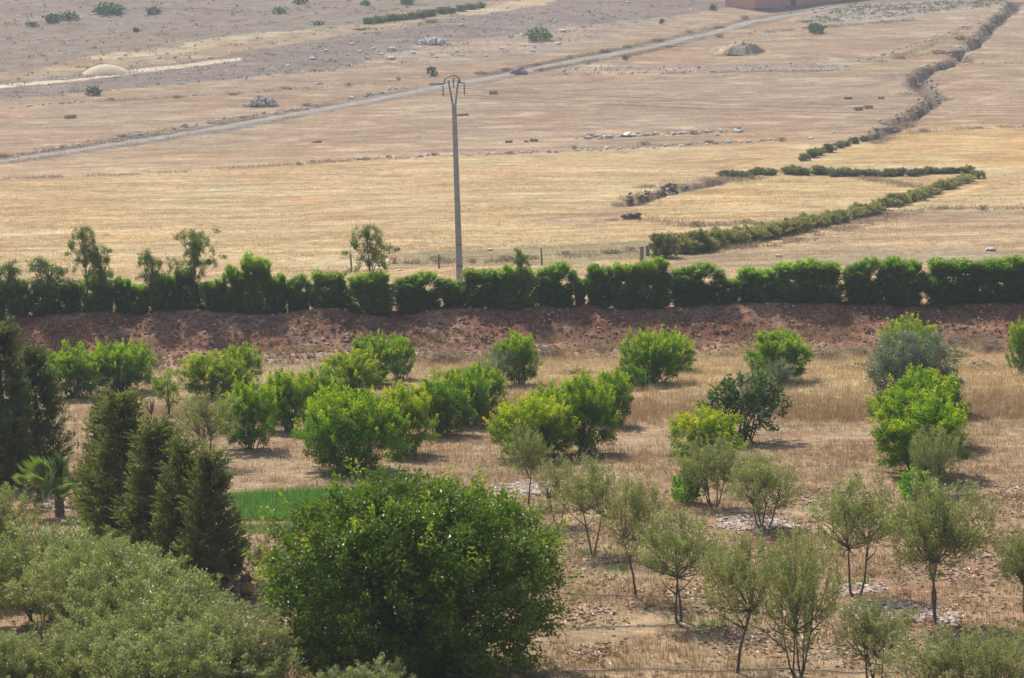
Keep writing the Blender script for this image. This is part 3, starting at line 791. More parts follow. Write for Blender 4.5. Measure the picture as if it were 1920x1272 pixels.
# ------------------------------------------------------------------ hedge on the bank
HEDGE_Y = 119.4
def hedge_px(px, w, top, label, kind='hedge', name='hedge_bush', cat='hedge bush', group=None, Y=HEDGE_Y, rz=None, tint=(1, 1, 1), idx=None):
    p = on_line(px, Y); s = scale_at(p); b = project(p)[1]
    p = Vector((p.x, p.y, p.z - .05))
    if rz is None: rz = random.choice((0, math.pi)) + random.uniform(-.12, .12)
    return plant(kind, name, p, w / s, (b - top) / s, label, cat, group, tint, rz=rz, idx=idx, depth=max(w / s, 1.5) if kind == 'hedge' else None)
HG = 'hedge bushes along the top of the earth bank'
HL = 'dark green clipped bush in the hedge along the top of the earth bank'
HLX = {828: ('low hedge bush directly in front of the foot of the concrete pole', None), 862: ('dark hedge bush just past the concrete pole, next to the low one at its foot', None), 738: ('rounded hedge bush with a pale gap beside it, next before the concrete pole', None),
       650: ('hedge bush with the lone slim eucalyptus rising from it', None), 932: ('hedge bush with the small round-headed sapling rising behind it', None), 325: ('hedge bush under the broad drooping eucalyptus', None), 150: ('hedge bush at the foot of the tall bare-trunked eucalyptus', None),
       420: ('upright hedge bush leaning on the tallest untrimmed one', None), 1184: ('tall rounded hedge bush below the two thick weathered posts', None), 500: ('hedge bush between the tallest untrimmed bush and the slim upright one', None), 580: ('square-topped hedge bush next to the slim upright one', None)}
for x0, x1, top in [(-40, 14, 520), (10, 58, 525), (55, 112, 535), (110, 152, 533), (150, 216, 522), (278, 332, 516), (325, 372, 507), (370, 428, 528), (420, 458, 502),
                    (500, 540, 518), (580, 652, 512), (650, 737, 514), (738, 832, 515), (828, 872, 527), (862, 942, 508), (932, 1006, 504), (1004, 1080, 498),
                    (1098, 1156, 500), (1146, 1196, 498), (1184, 1258, 489), (1254, 1356, 498), (1380, 1458, 505), (1446, 1520, 494), (1500, 1580, 491), (1582, 1660, 489), (1650, 1732, 487), (1732, 1834, 489), (1818, 1935, 486), (1925, 2020, 486)]:
    lab, grp = HLX.get(x0, (HL, HG)); k = random.uniform(.8, 1.3)
    hedge_px((x0 + x1) / 2, (x1 - x0) * .97, top - 4, lab, group=grp, tint=(k * random.uniform(.95, 1.12), k, k * .95))
hedge_px(232, 34, 519, 'narrow column-like bush with gaps either side in the hedge below the tall leaning tree')
hedge_px(262, 36, 532, 'thin see-through bush beside the narrow column-like one in the hedge', tint=(1.3, 1.2, 1.1))
hedge_px(482, 62, 479, 'tallest untrimmed bush of the hedge with a wispy top', tint=(1.25, 1.15, 1.1))
hedge_px(560, 44, 515, 'slim upright bush with a slit of light either side in the hedge')
hedge_px(1088, 20, 520, 'spindly small bush filling a gap in the hedge behind the concrete pole', tint=(1.3, 1.3, 1.1))
hedge_px(1367, 34, 521, 'low thin bush filling a gap between two broad hedge bushes', tint=(1.4, 1.3, 1.2))

for px, w, top, i, lab in [
 (18, 70, 488, 2, 'wispy young eucalyptus above the hedge behind the tall dark conifers'),
 (92, 82, 482, 2, 'young eucalyptus with two tufts leaning apart above the hedge'),
 (164, 72, 424, 0, 'tall eucalyptus with long bare trunk and lopsided crown above the hedge'),
 (188, 46, 462, 2, 'slighter eucalyptus half hidden behind the tall bare-trunked one'),
 (286, 50, 468, 2, 'small thin eucalyptus poking out between narrow hedge bushes'),
 (366, 92, 430, 1, 'broad drooping eucalyptus rising over the hedge'),
 (696, 82, 421, 0, 'lone slim eucalyptus above the hedge near the concrete pole'),
 (978, 40, 466, 2, 'small sapling with round head above the hedge past the concrete pole')]:
    hedge_px(px, w, top, lab, 'euc', 'eucalyptus', 'tree', None, 119.0, rz=random.random() * 6, idx=i)

# ------------------------------------------------------------------ concrete power pole
pb = on_line(864, 124.5)
ph = (project(pb)[1] - 151) / scale_at(pb)
pole = thing('power_pole', pb, 'tall grey concrete power pole with forked top behind the hedge', 'power pole')
pole.rotation_euler = (0, math.radians(-.75), 0)
def taper(h0, h1, w0, w1, d0, d1, x0=0, x1=0):
    v = [(x + s * w / 2, t * d / 2, z) for z, w, d, x in ((h0, w0, d0, x0), (h1, w1, d1, x1)) for s, t in ((-1, -1), (1, -1), (1, 1), (-1, 1))]
    f = [(0, 3, 2, 1), (4, 5, 6, 7)] + [(i, (i + 1) % 4, 4 + (i + 1) % 4, 4 + i) for i in range(4)]
    return np.array(v), np.array(f)
g = Geo(); g.add(*taper(-.6, ph - 1.35, .36, .23, .30, .2)); sh = link('shaft', g.mesh('shaft', M_concrete), pole)
for z in (3.3, 2.2):
    g = Geo(); q = .36 - .13 * z / ph + .025; g.add(*taper(z, z + .05, q, q, q * .88, q * .88)); link('band', g.mesh('band', M_metal), sh)
for s, xe in ((-1, -.26), (1, .26)):
    g = Geo(); g.add(*taper(ph - 1.352, ph - .05, .11, .09, .16, .12, s * .06, xe)); link('fork_arm', g.mesh('fork_arm', M_concrete), pole)
an = np.linspace(math.pi * 1.12, -math.pi * .12, 13)
g = Geo(); g.add(*tube([(math.cos(a) * .34 - (.12 if math.cos(a) < -.7 else 0), -.02, ph - .12 + .30 * math.sin(a)) for a in an], [.035] * 13, 6))
g.add(*tube([(-.46, -.02, ph - .22), (-.85, -.02, ph - .24)], [.05, .05], 6)); g.add(*tube([(.34, -.02, ph - .2), (.62, -.02, ph - .22)], [.035, .035], 6))
link('crossarm', g.mesh('crossarm', M_metal), pole)
ends = []
for x, z0 in ((-.55, ph - .25), (0, ph + .16), (.55, ph - .22)):
    ins = None; g = Geo(); n = 4
    pts = []; rad = []
    for k in range(n):
        zz = z0 - .08 - k * .13
        for dz, rr in ((0, .02), (-.03, .065), (-.06, .065), (-.07, .02)): pts.append((x, -.03, zz + dz)); rad.append(rr)
    pts.append((x, -.03, z0 - .62)); rad.append(.02)
    g.add(*tube(pts, rad, 8)); link('insulator', g.mesh('insulator', M_glass), pole); ends.append((x, z0 - .62))
for i, (x, z) in enumerate(ends):
    a = Vector((pb.x + x - .15, pb.y, pb.z + z)); b = Vector((70 + i * .3, 118, 11.2 + i * .3))
    pts = [tuple(a.lerp(b, t) - Vector((0, 0, 4 * 1.1 * t * (1 - t)))) for t in np.linspace(0, 1, 24)]
    g = Geo(); g.add(*tube(pts, [.008] * 24, 4))
    tag(link('power_cable', g.mesh('power_cable', M_concrete)), 'thin overhead cable running from the concrete pole across the stubble', 'cable', 'overhead cables')

# fence posts behind the hedge
def post(px, py, hpx, wd, lab, name='fence_post', grp=None, mat=M_wood):
    p = ground(px, py); s = scale_at(p); h = hpx / s
    o = thing(name, p, lab, 'post', grp, random.uniform(-.4, .4))
    o.rotation_euler = (random.uniform(-.04, .04), random.uniform(-.04, .04), random.random())
    g = Geo(); g.add(*tube([(0, 0, -.3), (.01, 0, h * .5), (0, 0, h - .03), (0, 0, h)], [wd, wd * .95, wd * .9, wd * .6], 7)); link('shaft', g.mesh('shaft', mat), o)
    for z in (.35, .7, .93):
        g = Geo(); g.add(*tube([(-wd * .2, -wd - .01, h * z), (wd * .2, -wd - .01, h * z)], [.02, .02], 4)); link('staple', g.mesh('staple', M_metal), o)
PG = 'wooden fence posts between hedge and stubble'
PLb = 'thin dark wooden fence post at the stubble edge behind the hedge'
for px, py, h in ((659, 510, 34), (823, 504, 27), (1016, 498, 32)): post(px, py, h, .055, PLb, grp=PG)
post(1203, 496, 34, .15, 'thick weathered post, taller of two at the dark round bush', mat=M_barkpale)
post(1214, 480, 20, .14, 'thick weathered post, shorter of two at the dark round bush', mat=M_barkpale)

# ------------------------------------------------------------------ stones
def rock_mesh(seed, sub=1):
    import bmesh
    r = np.random.default_rng(seed); bm = bmesh.new(); bmesh.ops.create_icosphere(bm, subdivisions=sub, radius=.5)
    for v in bm.verts:
        v.co *= 1 + r.normal() * .13; v.co.z *= .72
    me = bpy.data.meshes.new('stone'); bm.to_mesh(me); bm.free(); me.materials.append(M_stone); return me
ROCKS = [rock_mesh(s) for s in range(201, 208)]; BIG = [rock_mesh(s, 2) for s in range(211, 216)]
def rock_scatter_mesh(name, P, size, mat, r, flat=1.0):
    """many small stones as one mesh: squashed octahedra"""
    n = len(P); b = np.array([(1, 0, 0), (0, 1, 0), (-1, 0, 0), (0, -1, 0), (0, 0, .8), (0, 0, -.5)])
    f = np.array([(0, 1, 4), (1, 2, 4), (2, 3, 4), (3, 0, 4), (1, 0, 5), (2, 1, 5), (3, 2, 5), (0, 3, 5)])
    a = r.random(n) * 6.28; ca, sa = np.cos(a), np.sin(a)
    V = b[None] * (.6 + .8 * r.random((n, 6, 1))) * (size * .5)[:, None, None]
    V = np.stack([V[..., 0] * ca[:, None] - V[..., 1] * sa[:, None], V[..., 0] * sa[:, None] + V[..., 1] * ca[:, None], V[..., 2] * flat + (r.random((n, 1)) - .5) * .2 * size[:, None]], -1) + P[:, None, :]
    Fc = (f[None] + (np.arange(n) * 6)[:, None, None]).reshape(-1, 3)
    return make_mesh(name, V.reshape(-1, 3), Fc, np.repeat(r.random(n), 6), mat)

def rubble_row(name, pts, n, size, label, cat, jit=.5, tint=(1, 1, 1), stack=0.0, rnd=1):
    """a row of loose stones along a line on the ground, each stone a part"""
    r = np.random.default_rng(rnd); g = [ground(*p) for p in pts]
    seg = np.array([(b - a).length for a, b in zip(g[:-1], g[1:])]); cum = np.concatenate([[0], np.cumsum(seg)])
    o = thing(name, g[0], label, cat)
    for i in range(n):
        s = (i + r.random()) / n * cum[-1]; k = min(len(seg) - 1, int(np.searchsorted(cum, s, 'right') - 1))
        p = g[k].lerp(g[k + 1], (s - cum[k]) / seg[k]); p = p + Vector((r.normal() * jit, r.normal() * jit, 0))
        z = h1(p.x, p.y); d = size * (.3 + .85 * r.random() ** 2.2)
        c = link('stone', ROCKS[r.integers(len(ROCKS))], o, (p.x - g[0].x, p.y - g[0].y, z - g[0].z + d * .1 + stack * r.random()))
        c.scale = (d * (1 + .5 * r.random()), d, d * (.7 + .4 * r.random())); c.rotation_euler = (r.normal() * .3, r.normal() * .3, r.random() * 6.28)
        b = .7 + .45 * r.random(); c.color = (tint[0] * b, tint[1] * b, tint[2] * b, 1)
    return o
dk = (.72, .67, .62)
rubble_row('stone_row', [(560, 306), (700, 297), (860, 291), (960, 288), (1100, 283), (1250, 276), (1460, 262)], 110, .62, 'long row of pale field stones bordering the big golden stubble field', 'stone row', .5, rnd=2)
rubble_row('stone_row', [(1100, 260), (1180, 256), (1300, 250), (1390, 245)], 60, .8, 'short row of bigger white stones just above the long stone row', 'stone row', .5, (1.05, 1.05, 1.05), rnd=3)
rubble_row('stone_row', [(0, 296), (110, 279), (230, 260), (340, 241), (440, 222), (560, 206), (640, 190), (760, 165)], 170, .62, 'row of grey stones along the upper edge of the dirt track', 'stone row', .9, (.85, .83, .82), rnd=4)
rubble_row('stone_row', [(1040, 140), (1200, 137), (1400, 134), (1590, 131)], 80, .5, 'straight line of small stones below the haystack', 'stone row', .35, (.95, .92, .9), rnd=5)
rubble_row('stone_row', [(1612, 115), (1690, 92), (1760, 70), (1830, 42)], 90, .6, 'slanting row of stones climbing towards the top of the stone gully', 'stone row', .45, (.8, .76, .72), rnd=6)
rubble_row('stone_row', [(1395, 62), (1470, 57), (1560, 48), (1640, 42), (1720, 36)], 80, .65, 'row of grey rubble on the terrace behind the dark green bush', 'stone row', .7, (.8, .78, .76), rnd=7)
rubble_row('stone_row', [(-20, 204), (120, 194), (330, 182), (480, 173), (620, 163), (740, 152)], 90, .5, 'thin line of stones and weeds above the stubble with the lone bale', 'stone row', .5, (.85, .82, .8), rnd=8)
rubble_row('stone_row', [(1800, 122), (1860, 119), (1960, 117)], 30, .5, 'fine line of stones running off from the stone gully', 'stone row', .25, (.85, .82, .8), rnd=18)
rubble_row('stone_row', [(1500, 22), (1600, 20), (1700, 12), (1850, 8)], 120, .8, 'belt of loose rubble on the rise beside the pink house', 'stone row', 2.6, (.75, .73, .72), rnd=19)
rubble_row('stone_gully', GUL1, 170, .62, 'upper zigzag of dark broken stones running down the hillside', 'stone wall', .8, dk, .3, rnd=9)
rubble_row('stone_gully', GUL2, 110, .6, 'lower zigzag of dark broken stones ending at the scrub hedge', 'stone wall', .65, dk, .3, rnd=10)
rubble_row('stone_bank', [(1176, 384), (1190, 374), (1230, 364), (1290, 352)], 60, .55, 'low dark broken bank with overhang at the edge of the stubble', 'stone bank', .35, (.42, .36, .31), .35, rnd=11)
rubble_row('stone_bank', [(1168, 409), (1192, 408)], 14, .6, 'small dark hollow with stones beside the low broken bank', 'stone bank', .2, (.35, .3, .27), .25, rnd=12)
# stone heap
def heap(px, py, wpx, hpx, n, size, label, tint, seed):
    p = ground(px, py); s = scale_at(p); o = thing('stone_pile', p, label, 'stone pile'); r = np.random.default_rng(seed)
    for i in range(n):
        a = r.random() * 6.28; q = r.random() ** .6; d = size * (.5 + r.random())
        x = math.cos(a) * q * wpx / s / 2; y = math.sin(a) * q * wpx / s / 2.6; z = (1 - q) * hpx / s * (.4 + .6 * r.random())
        c = link('stone', ROCKS[r.integers(7)], o, (x, y, h1(p.x + x, p.y + y) - p.z + z + d * .12)); c.scale = (d, d * .9, d * .8); c.rotation_euler = tuple(r.normal(size=3))
        b = .75 + .4 * r.random(); c.color = (tint[0] * b, tint[1] * b, tint[2] * b, 1)
heap(490, 199, 66, 24, 90, .7, 'heap of grey field stones in the stubble above the track', (.85, .82, .8), 21)
heap(812, 83, 60, 14, 40, .9, 'scattered heap of pale boulders on the ploughed strip', (1, 1, 1.02), 22)
heap(975, 139, 34, 10, 16, .8, 'small knot of dark stones at the track edge', (.6, .57, .55), 23)
# single boulders
BL = 'pale boulder lying loose on the stony ploughed strip above the track'
BG = 'boulders on the ploughed strip'
r = np.random.default_rng(31)
for px, py, w in [(587, 112, 12), (612, 96, 9), (660, 84, 10), (675, 98, 9), (700, 92, 8), (732, 112, 16), (735, 95, 18), (715, 103, 9), (690, 110, 8), (775, 100, 9), (818, 108, 8), (857, 97, 8), (912, 106, 8), (940, 92, 8), (1040, 42, 8), (1055, 60, 12), (1047, 83, 12), (998, 97, 11), (980, 67, 8), (540, 125, 9), (600, 158, 12), (75, 75, 8), (150, 35, 7), (865, 48, 9), (910, 40, 7), (1178, 6, 8)]:
    p = ground(px, py); s = scale_at(p); d = w / s
    o = link('boulder', BIG[r.integers(5)], None, (p.x, p.y, p.z + d * .12)); o.scale = (d * 1.15, d, d * .85); o.rotation_euler = (0, 0, r.random() * 6); b = 1.0 + .25 * r.random(); o.color = (b, b, b, 1)
    tag(o, BL, 'boulder', BG)
for px, py, w, b, lab in [(1180, 256, 22, 1.35, 'big white boulder, brightest in the short row of white stones'), (1142, 259, 15, .8, 'grey boulder at the end of the short row of white stones'), (1386, 248, 15, .85, 'upright grey boulder closing the short row of white stones'), (585, 258, 5, 1.4, 'small white stone beside a pair of bales'), (1520, 261, 10, 1.2, 'white stone between the long stone row and the scrub hedge'), (1563, 248, 7, 1.3, 'small white stone in stubble above the scrub hedge'), (430, 517, 12, 1.1, 'pale stone at the field edge behind the tall eucalyptus'), (918, 470, 11, 1.0, 'pale stone in the weedy strip by the concrete pole'), (750, 508, 9, 1.0, 'pale stone near the lone slim eucalyptus'), (1460, 482, 13, .9, 'flat grey stone in the furrow below the scrub hedge'), (1858, 471, 18, .8, 'flat grey stone beside a green tuft in the furrow'), (1345, 254, 9, 1.0, 'pale stone lying between the two stone rows')]:
    p = ground(px, py); s = scale_at(p); d = w / s
    o = link('boulder', BIG[r.integers(5)], None, (p.x, p.y, p.z + d * .12)); o.scale = (d * 1.2, d, d * .8); o.rotation_euler = (0, 0, r.random() * 6); o.color = (b, b, b, 1)
    tag(o, lab, 'boulder')

# small stones nobody could count
def scatter_px(n, poly, r):
    """random ground points inside a ground polygon given by its photograph corners"""
    pg = np.array(gpoly(poly)); lo = pg.min(0); hi = pg.max(0); out = []
    while sum(len(a) for a in out) < n:
        q = lo + r.random((n * 2, 2)) * (hi - lo); q = q[inpoly(q[:, 0], q[:, 1], [tuple(t) for t in pg])]; out.append(q)
    q = np.concatenate(out)[:n]
    return np.concatenate([q, height(q[:, 0], q[:, 1])[:, None]], 1)
r = np.random.default_rng(41)
Pst = np.concatenate([scatter_px(2600, [(0, 190), (400, 155), (1000, 95), (1300, 25), (1300, -10), (960, 12), (560, 80), (0, 152)], r),
                      scatter_px(1100, [(0, 150), (560, 74), (960, 5), (0, 0)], r), scatter_px(500, [(1480, 45), (1900, 25), (1900, -2), (1600, 8)], r),
                      scatter_px(500, [(1040, 139), (1590, 130), (1590, 118), (1040, 128)], r)])
stuff(link('field_stones', rock_scatter_mesh('field_stones', Pst, .16 + .5 * r.random(len(Pst)) ** 4, M_chips, r)), 'small stones strewn over the ploughed hillside', 'stones')
nb = 14000; x = (r.random(nb) - .5) * 70; y = 110.8 + r.random(nb) * 7.6
Pb = np.stack([x, y, height(x, y)], 1)
stuff(link('bank_rubble', rock_scatter_mesh('bank_rubble', Pb, .06 + .24 * r.random(nb) ** 2.2, M_redstone, r)), 'reddish clods and stones strewn over the earth bank', 'rubble')

# rings of pale mulch stones round the olives
for i, (pts, n, lab) in enumerate([
    ([(918, 910), (1000, 903), (1060, 908), (1050, 924), (980, 930), (925, 922)], 900, 'ring of pale flat stones round the small grey olive'),
    ([(1345, 975), (1400, 966), (1480, 972), (1500, 990), (1420, 998), (1350, 990)], 800, 'heap of pale stones under the broad low olive'),
    ([(1580, 1142), (1690, 1130), (1800, 1148), (1800, 1172), (1690, 1165), (1590, 1160)], 900, 'crescent of pale stones under the round-headed olive'),
    ([(1560, 1098), (1660, 1094), (1660, 1112), (1570, 1118)], 220, 'thin scatter of pale stones under the V-stemmed olive'),
    ([(60, 930), (110, 925), (150, 945), (120, 962), (70, 950)], 220, 'pale stones round the foot of the fan palms')]):
    P = scatter_px(n, pts, r); P[:, 2] += .04 * r.random(n)
    stuff(link('mulch_stones', rock_scatter_mesh('mulch_stones', P, .06 + .15 * r.random(n) ** 1.5, M_chips, r, .45)), lab, 'stones')

# ------------------------------------------------------------------ bales, stacks, house
def bale(px, py, wpx, label, n=1, rz=0.0, grp=None):
    p = ground(px, py); s = scale_at(p); L = wpx / s
    o = thing('straw_bale', (p.x, p.y, p.z - .02), label, 'straw bale', grp, rz)
    hh = min(.45, .36 * L)
    g = Geo(); v, f = box_vf(-L / 2, L / 2, -hh * .6, hh * .6, 0, hh); v += np.random.default_rng(int(px)).normal(size=v.shape) * .03; g.add(v, f); link('straw', g.mesh('straw', M_bale), o)
    for t in (-.25, .25):
        g = Geo(); v, f = box_vf(t * L - .015, t * L + .015, -hh * .6 - .035, hh * .6 + .035, -.02, hh + .035); g.add(v, f); link('twine', g.mesh('twine', M_wood), o)
bale(1590, 186, 15, 'bale of the pair lying apart by the stone gully, longer one')
bale(1652, 186, 12, 'bale of the pair lying apart by the stone gully, shorter one')
bale(1609, 207, 16, 'bale in a touching line of two below the separate pair, lower end', rz=.25)
bale(1628, 204, 17, 'bale in a touching line of two below the separate pair, upper end', rz=.25)
bale(954, 268, 14, 'lone bale beside two touching bales above the long stone row')
bale(987, 267, 10, 'shorter of two touching bales above the long stone row')
bale(1001, 266, 15, 'longer of two touching bales above the long stone row')
bale(590, 268, 8, 'smaller bale of two beside a white stone', rz=.3)
bale(598, 268, 10, 'larger bale of two beside a white stone')
bale(862, 218, 11, 'bale seen next to the concrete pole, darker end of the pile')
bale(872, 217, 12, 'bale seen next to the concrete pole, outer end of the pile')
bale(925, 177, 16, 'flattened bale below the dirt track past the concrete pole')
bale(132, 222, 22, 'lone long bale in the stubble under the stony line', rz=.5)

def mound(name, px, py, wpx, hpx, mat, label, cat, rough, pw):
    p = ground(px, py); s = scale_at(p); R, Hh = wpx / s / 2, hpx / s
    n, m = 36, 12; v = []; rr = np.random.default_rng(int(px)); off = rr.random(n) * rough
    for j in range(m):
        t = j / (m - 1)
        for i in range(n):
            a = i * 2 * math.pi / n; q = R * (1 - t) * (1 + .12 * math.sin(a * 3 + t * 4) * rough * 4 + off[i] * (1 - t) * .6)
            x, y = math.cos(a) * q, math.sin(a) * q * .75
            z = Hh * (1 - (1 - t) ** pw) + rr.normal() * rough * Hh * .16 * (t < 1) + (h1(p.x + x, p.y + y) - p.z) * (1 - t) - .05 * (j == 0)
            v.append((x, y, z))
    f = [(j * n + i, j * n + (i + 1) % n, (j + 1) * n + (i + 1) % n, (j + 1) * n + i) for j in range(m - 1) for i in range(n)]
    o = thing(name, p, label, cat); link('straw', make_mesh('straw', np.array(v), np.array(f), None, mat, True), o)
    return o
hs = mound('haystack', 1388, 101, 74, 22, M_hay, 'ragged rounded haystack standing in stubble below the pink house', 'haystack', .5, 2.4)
mo = mound('straw_mound', 198, 138, 92, 17, M_palehay, 'smooth pale straw mound on the pale strip of the hillside', 'straw mound', .02, 1.9)
def spill(o, px, py, wpx, hpx, mat, name):
    """loose straw fanned round the foot of a mound"""
    p = ground(px, py); s = scale_at(p); R = wpx / s / 2; rr = np.random.default_rng(int(px) + 3)
    n = 500; a = rr.random(n) * 6.28; q = R * (.8 + .45 * rr.random(n) ** 2)
    P = np.stack([np.cos(a) * q, np.sin(a) * q * .75, np.zeros(n)], 1)
    P[:, 2] = height(p.x + P[:, 0], p.y + P[:, 1]) - p.z + .03
    V, Fq = leaves(P, rr.normal(size=(n, 3)) * np.array([1, 1, .3]), .5, .12, rr); c = link(name, make_mesh(name, V, Fq, rr.random(len(V)), mat), o); c['kind'] = 'stuff'
spill(hs, 1388, 101, 76, 0, M_straw, 'loose_straw'); spill(mo, 198, 138, 96, 0, M_straw, 'loose_straw')

A = ground(1415, 19); B = ground(1560, 4); d2 = Vector((B.x - A.x, B.y - A.y, 0)); ang = math.atan2(d2.y, d2.x); ln = max(26.0, d2.length * 1.6)
house = thing('pink_house', (A.x, A.y, A.z), 'pink rendered house wall above the bend of the dirt track', 'house', rz=ang)
def hp(name, mat, *b):
    g = Geo(); g.add(*box_vf(*b)); return link(name, g.mesh(name, mat), house)
hp('wall', M_pink, 0, ln, 0, 9, -1.2, 6.2); hp('base_shade', M_base_shade, -.05, ln + .05, -.06, -.003, -1.3, .35); rf = hp('roof', M_pink, -.15, ln + .15, -.15, 9.15, 6.203, 6.6)  # dark strip along the base stands in for the shadow at the wall foot
dr = hp('door', M_wood, 9, 10.2, -.05, -.003, .353, 2.6); g = Geo(); g.add(*box_vf(10.0, 10.06, -.1, -.053, 1.3, 1.45)); link('handle', g.mesh('handle', M_metal), dr)
for x in (4, 14, 20): 
    wn = hp('window', M_wood, x, x + 1.2, -.06, -.004, 3.2, 4.6); g = Geo(); g.add(*box_vf(x - .1, x + 1.3, -.14, -.063, 3.08, 3.19)); link('sill', g.mesh('sill', M_pink), wn)

# ------------------------------------------------------------------ scrub hedge and bushes of the far field
SG = 'scrub bushes of the field hedges'
r = np.random.default_rng(61)
def scrub_line(pts, n, w0, w1, h0, h1_, lab, grp, tint=(1, 1, 1), jit=2, kind='scrub'):
    for i, (px, py) in enumerate(along(pts, n)):
        t = i / max(1, n - 1); w = (w0 + (w1 - w0) * t) * r.uniform(.8, 1.25); h = (h0 + (h1_ - h0) * t) * r.uniform(.8, 1.2)
        k = r.uniform(.85, 1.2)
        plant_px(kind, 'scrub_bush', px + r.normal() * jit, py + r.normal() * jit * .5, w, h, lab, 'bush', grp, tuple(c * k for c in tint), rz=r.random() * 6)
scrub_line([(1290, 475), (1350, 463), (1450, 445), (1560, 420), (1640, 400), (1740, 368), (1828, 335)], 44, 54, 32, 30, 16, 'grey-green scrub bush in the long diagonal hedge across the golden stubble', 'bushes of the diagonal scrub hedge', (1.6, 1.5, 1.25))
scrub_line([(1478, 328), (1560, 331), (1640, 331), (1740, 328), (1815, 324)], 20, 32, 28, 15, 13, 'dark scrub bush in the level hedge meeting the top of the diagonal one', 'bushes of the level scrub hedge', (1.0, 1.05, .95))
scrub_line([(1364, 331), (1400, 331), (1445, 328)], 6, 26, 26, 14, 12, 'dark scrub bush in the short detached hedge by the level one', 'bushes of the detached scrub hedge', (1.0, 1.05, .95))
scrub_line([(1508, 302), (1540, 290), (1580, 276), (1640, 262)], 9, 24, 20, 16, 10, 'scrub bush in the line climbing to the stone gully', 'bushes climbing to the stone gully', (1.05, 1.1, .95))
scrub_line([(692, 45), (760, 36), (860, 22), (900, 14)], 12, 26, 24, 12, 11, 'hazy green bush in the long strip of scrub near the hilltop', 'bushes of the hilltop strip', (1.0, 1.15, .9))
plant_px('scrub', 'scrub_bush', 1246, 484, 58, 46, 'dark rounded bush at the foot of the diagonal hedge by the two thick posts', 'bush', None, (.8, .9, .8))
plant_px('scrub', 'scrub_bush', 1302, 474, 56, 42, 'grey-green bush next to the dark rounded one at the foot of the hedge', 'bush', None, (1, 1, .9))
for px, py, w, h, lab, tint in [
 (176, 179, 27, 17, 'small dark green bush on the ploughed strip below the pale mound', (1, 1.1, .9)),
 (810, 143, 18, 18, 'dark upright little bush by the track behind the concrete pole', (.55, .6, .8)),
 (1010, 76, 52, 24, 'bright green bush among white boulders on the ploughed strip', (1.5, 2.0, 1.0)),
 (1530, 61, 42, 17, 'rounded dark green bush in the stubble past the haystack', (1, 1.2, .9)),
 (1337, 20, 12, 12, 'tiny dark bush left of the pink house', (.6, .7, .7)), (1241, 45, 9, 10, 'tiny dark bush between track and ploughed strip', (.7, .8, .8)),
 (205, 27, 62, 22, 'largest blue-green bush high on the left hillside', (1.0, 1.35, 1.1)), (98, 42, 34, 16, 'blue-green bush of a touching pair high on the hillside, lower one', (1, 1.3, 1.1)), (128, 37, 36, 15, 'blue-green bush of a touching pair high on the hillside, upper one', (1, 1.3, 1.1)),
 (60, 51, 22, 10, 'small bush below the touching pair on the hillside', (1, 1.3, 1.1)), (287, 26, 30, 13, 'bush on the hillside between the largest bush and bare slope', (1, 1.35, 1.1)), (255, 60, 16, 8, 'little bush in the rocky streak of the hillside', (.9, 1.1, 1.1)),
 (525, 26, 24, 13, 'green bush among rocks near the hilltop', (1.1, 1.5, 1)), (565, 8, 26, 14, 'bush at the very top among dark rocks', (1, 1.3, 1)), (685, 10, 20, 10, 'single bush on the bare hilltop slope', (1, 1.4, 1)), (765, 8, 36, 13, 'bright bush at the top edge above the strip of scrub', (1.2, 1.8, 1)), (596, 47, 20, 8, 'low green patch of scrub under the hilltop rocks', (1.2, 1.6, 1)), (1172, 113, 10, 8, 'tiny bush at the lower edge of the track', (.8, .9, .9))]:
    plant_px('farbush', 'field_bush', px, py, w, h, lab, 'bush', None, tint)
# small grey scrub tufts dotted over the hillside
Ph = np.concatenate([scatter_px(420, [(0, 150), (560, 74), (960, 5), (960, -30), (0, -30)], r), scatter_px(200, [(0, 190), (400, 155), (1000, 95), (1300, 25), (960, 12), (0, 152)], r), scatter_px(300, [(1480, 45), (1900, 25), (1900, -2), (1600, 8)], r)])
Vh, Fh = leaves(np.repeat(Ph, 9, 0) + r.normal(size=(len(Ph) * 9, 3)) * np.array([.35, .25, .05]), r.normal(size=(len(Ph) * 9, 3)) * .7 + np.array([0, 0, .8]), .3 + .25 * r.random(len(Ph) * 9), .16, r)
stuff(link('hillside_scrub', make_mesh('hillside_scrub', Vh, Fh, np.repeat(np.repeat(r.random(len(Ph)), 9), 4), L_far)), 'low grey scrub tufts dotted over the stony hillside', 'scrub')
# dry weeds along the stone rows and the track
MARG = []
DWL = 'brown dried weed clump along the stone rows and track edges'
DW = 'dried weed clumps of the field margins'
for pts, n, w, h in [([(560, 306), (960, 288), (1460, 262)], 26, 22, 10), ([(1100, 258), (1390, 246)], 12, 20, 9), ([(120, 194), (480, 174), (740, 152)], 22, 18, 8), ([(0, 294), (440, 224), (800, 158)], 26, 22, 9), ([(900, 142), (1180, 88), (1400, 36)], 30, 24, 9),
                     ([(1010, 133), (1200, 102), (1340, 68)], 16, 22, 8), ([(1640, 262), (1760, 244), (1920, 238)], 12, 22, 9), ([(1420, 425), (1600, 402), (1760, 392), (1920, 392)], 22, 32, 12), ([(1180, 380), (1300, 350), (1420, 335)], 12, 26, 12), ([(740, 495), (980, 488), (1200, 470)], 26, 34, 16), ([(1200, 410), (1300, 425), (1400, 420)], 9, 28, 14), ([(1700, 110), (1780, 90), (1850, 50)], 12, 30, 12), ([(680, 56), (820, 42)], 8, 30, 8)]:
    MARG.append((pts, n, w, h))
    for px, py in along(pts, max(2, n // 3)):
        plant_px('dryscrub', 'dry_weed', px + r.normal() * 8, py + r.normal() * 2, w * r.uniform(.5, 1.1), h * r.uniform(.4, .9), DWL, 'weed', DW, rz=r.random() * 6)
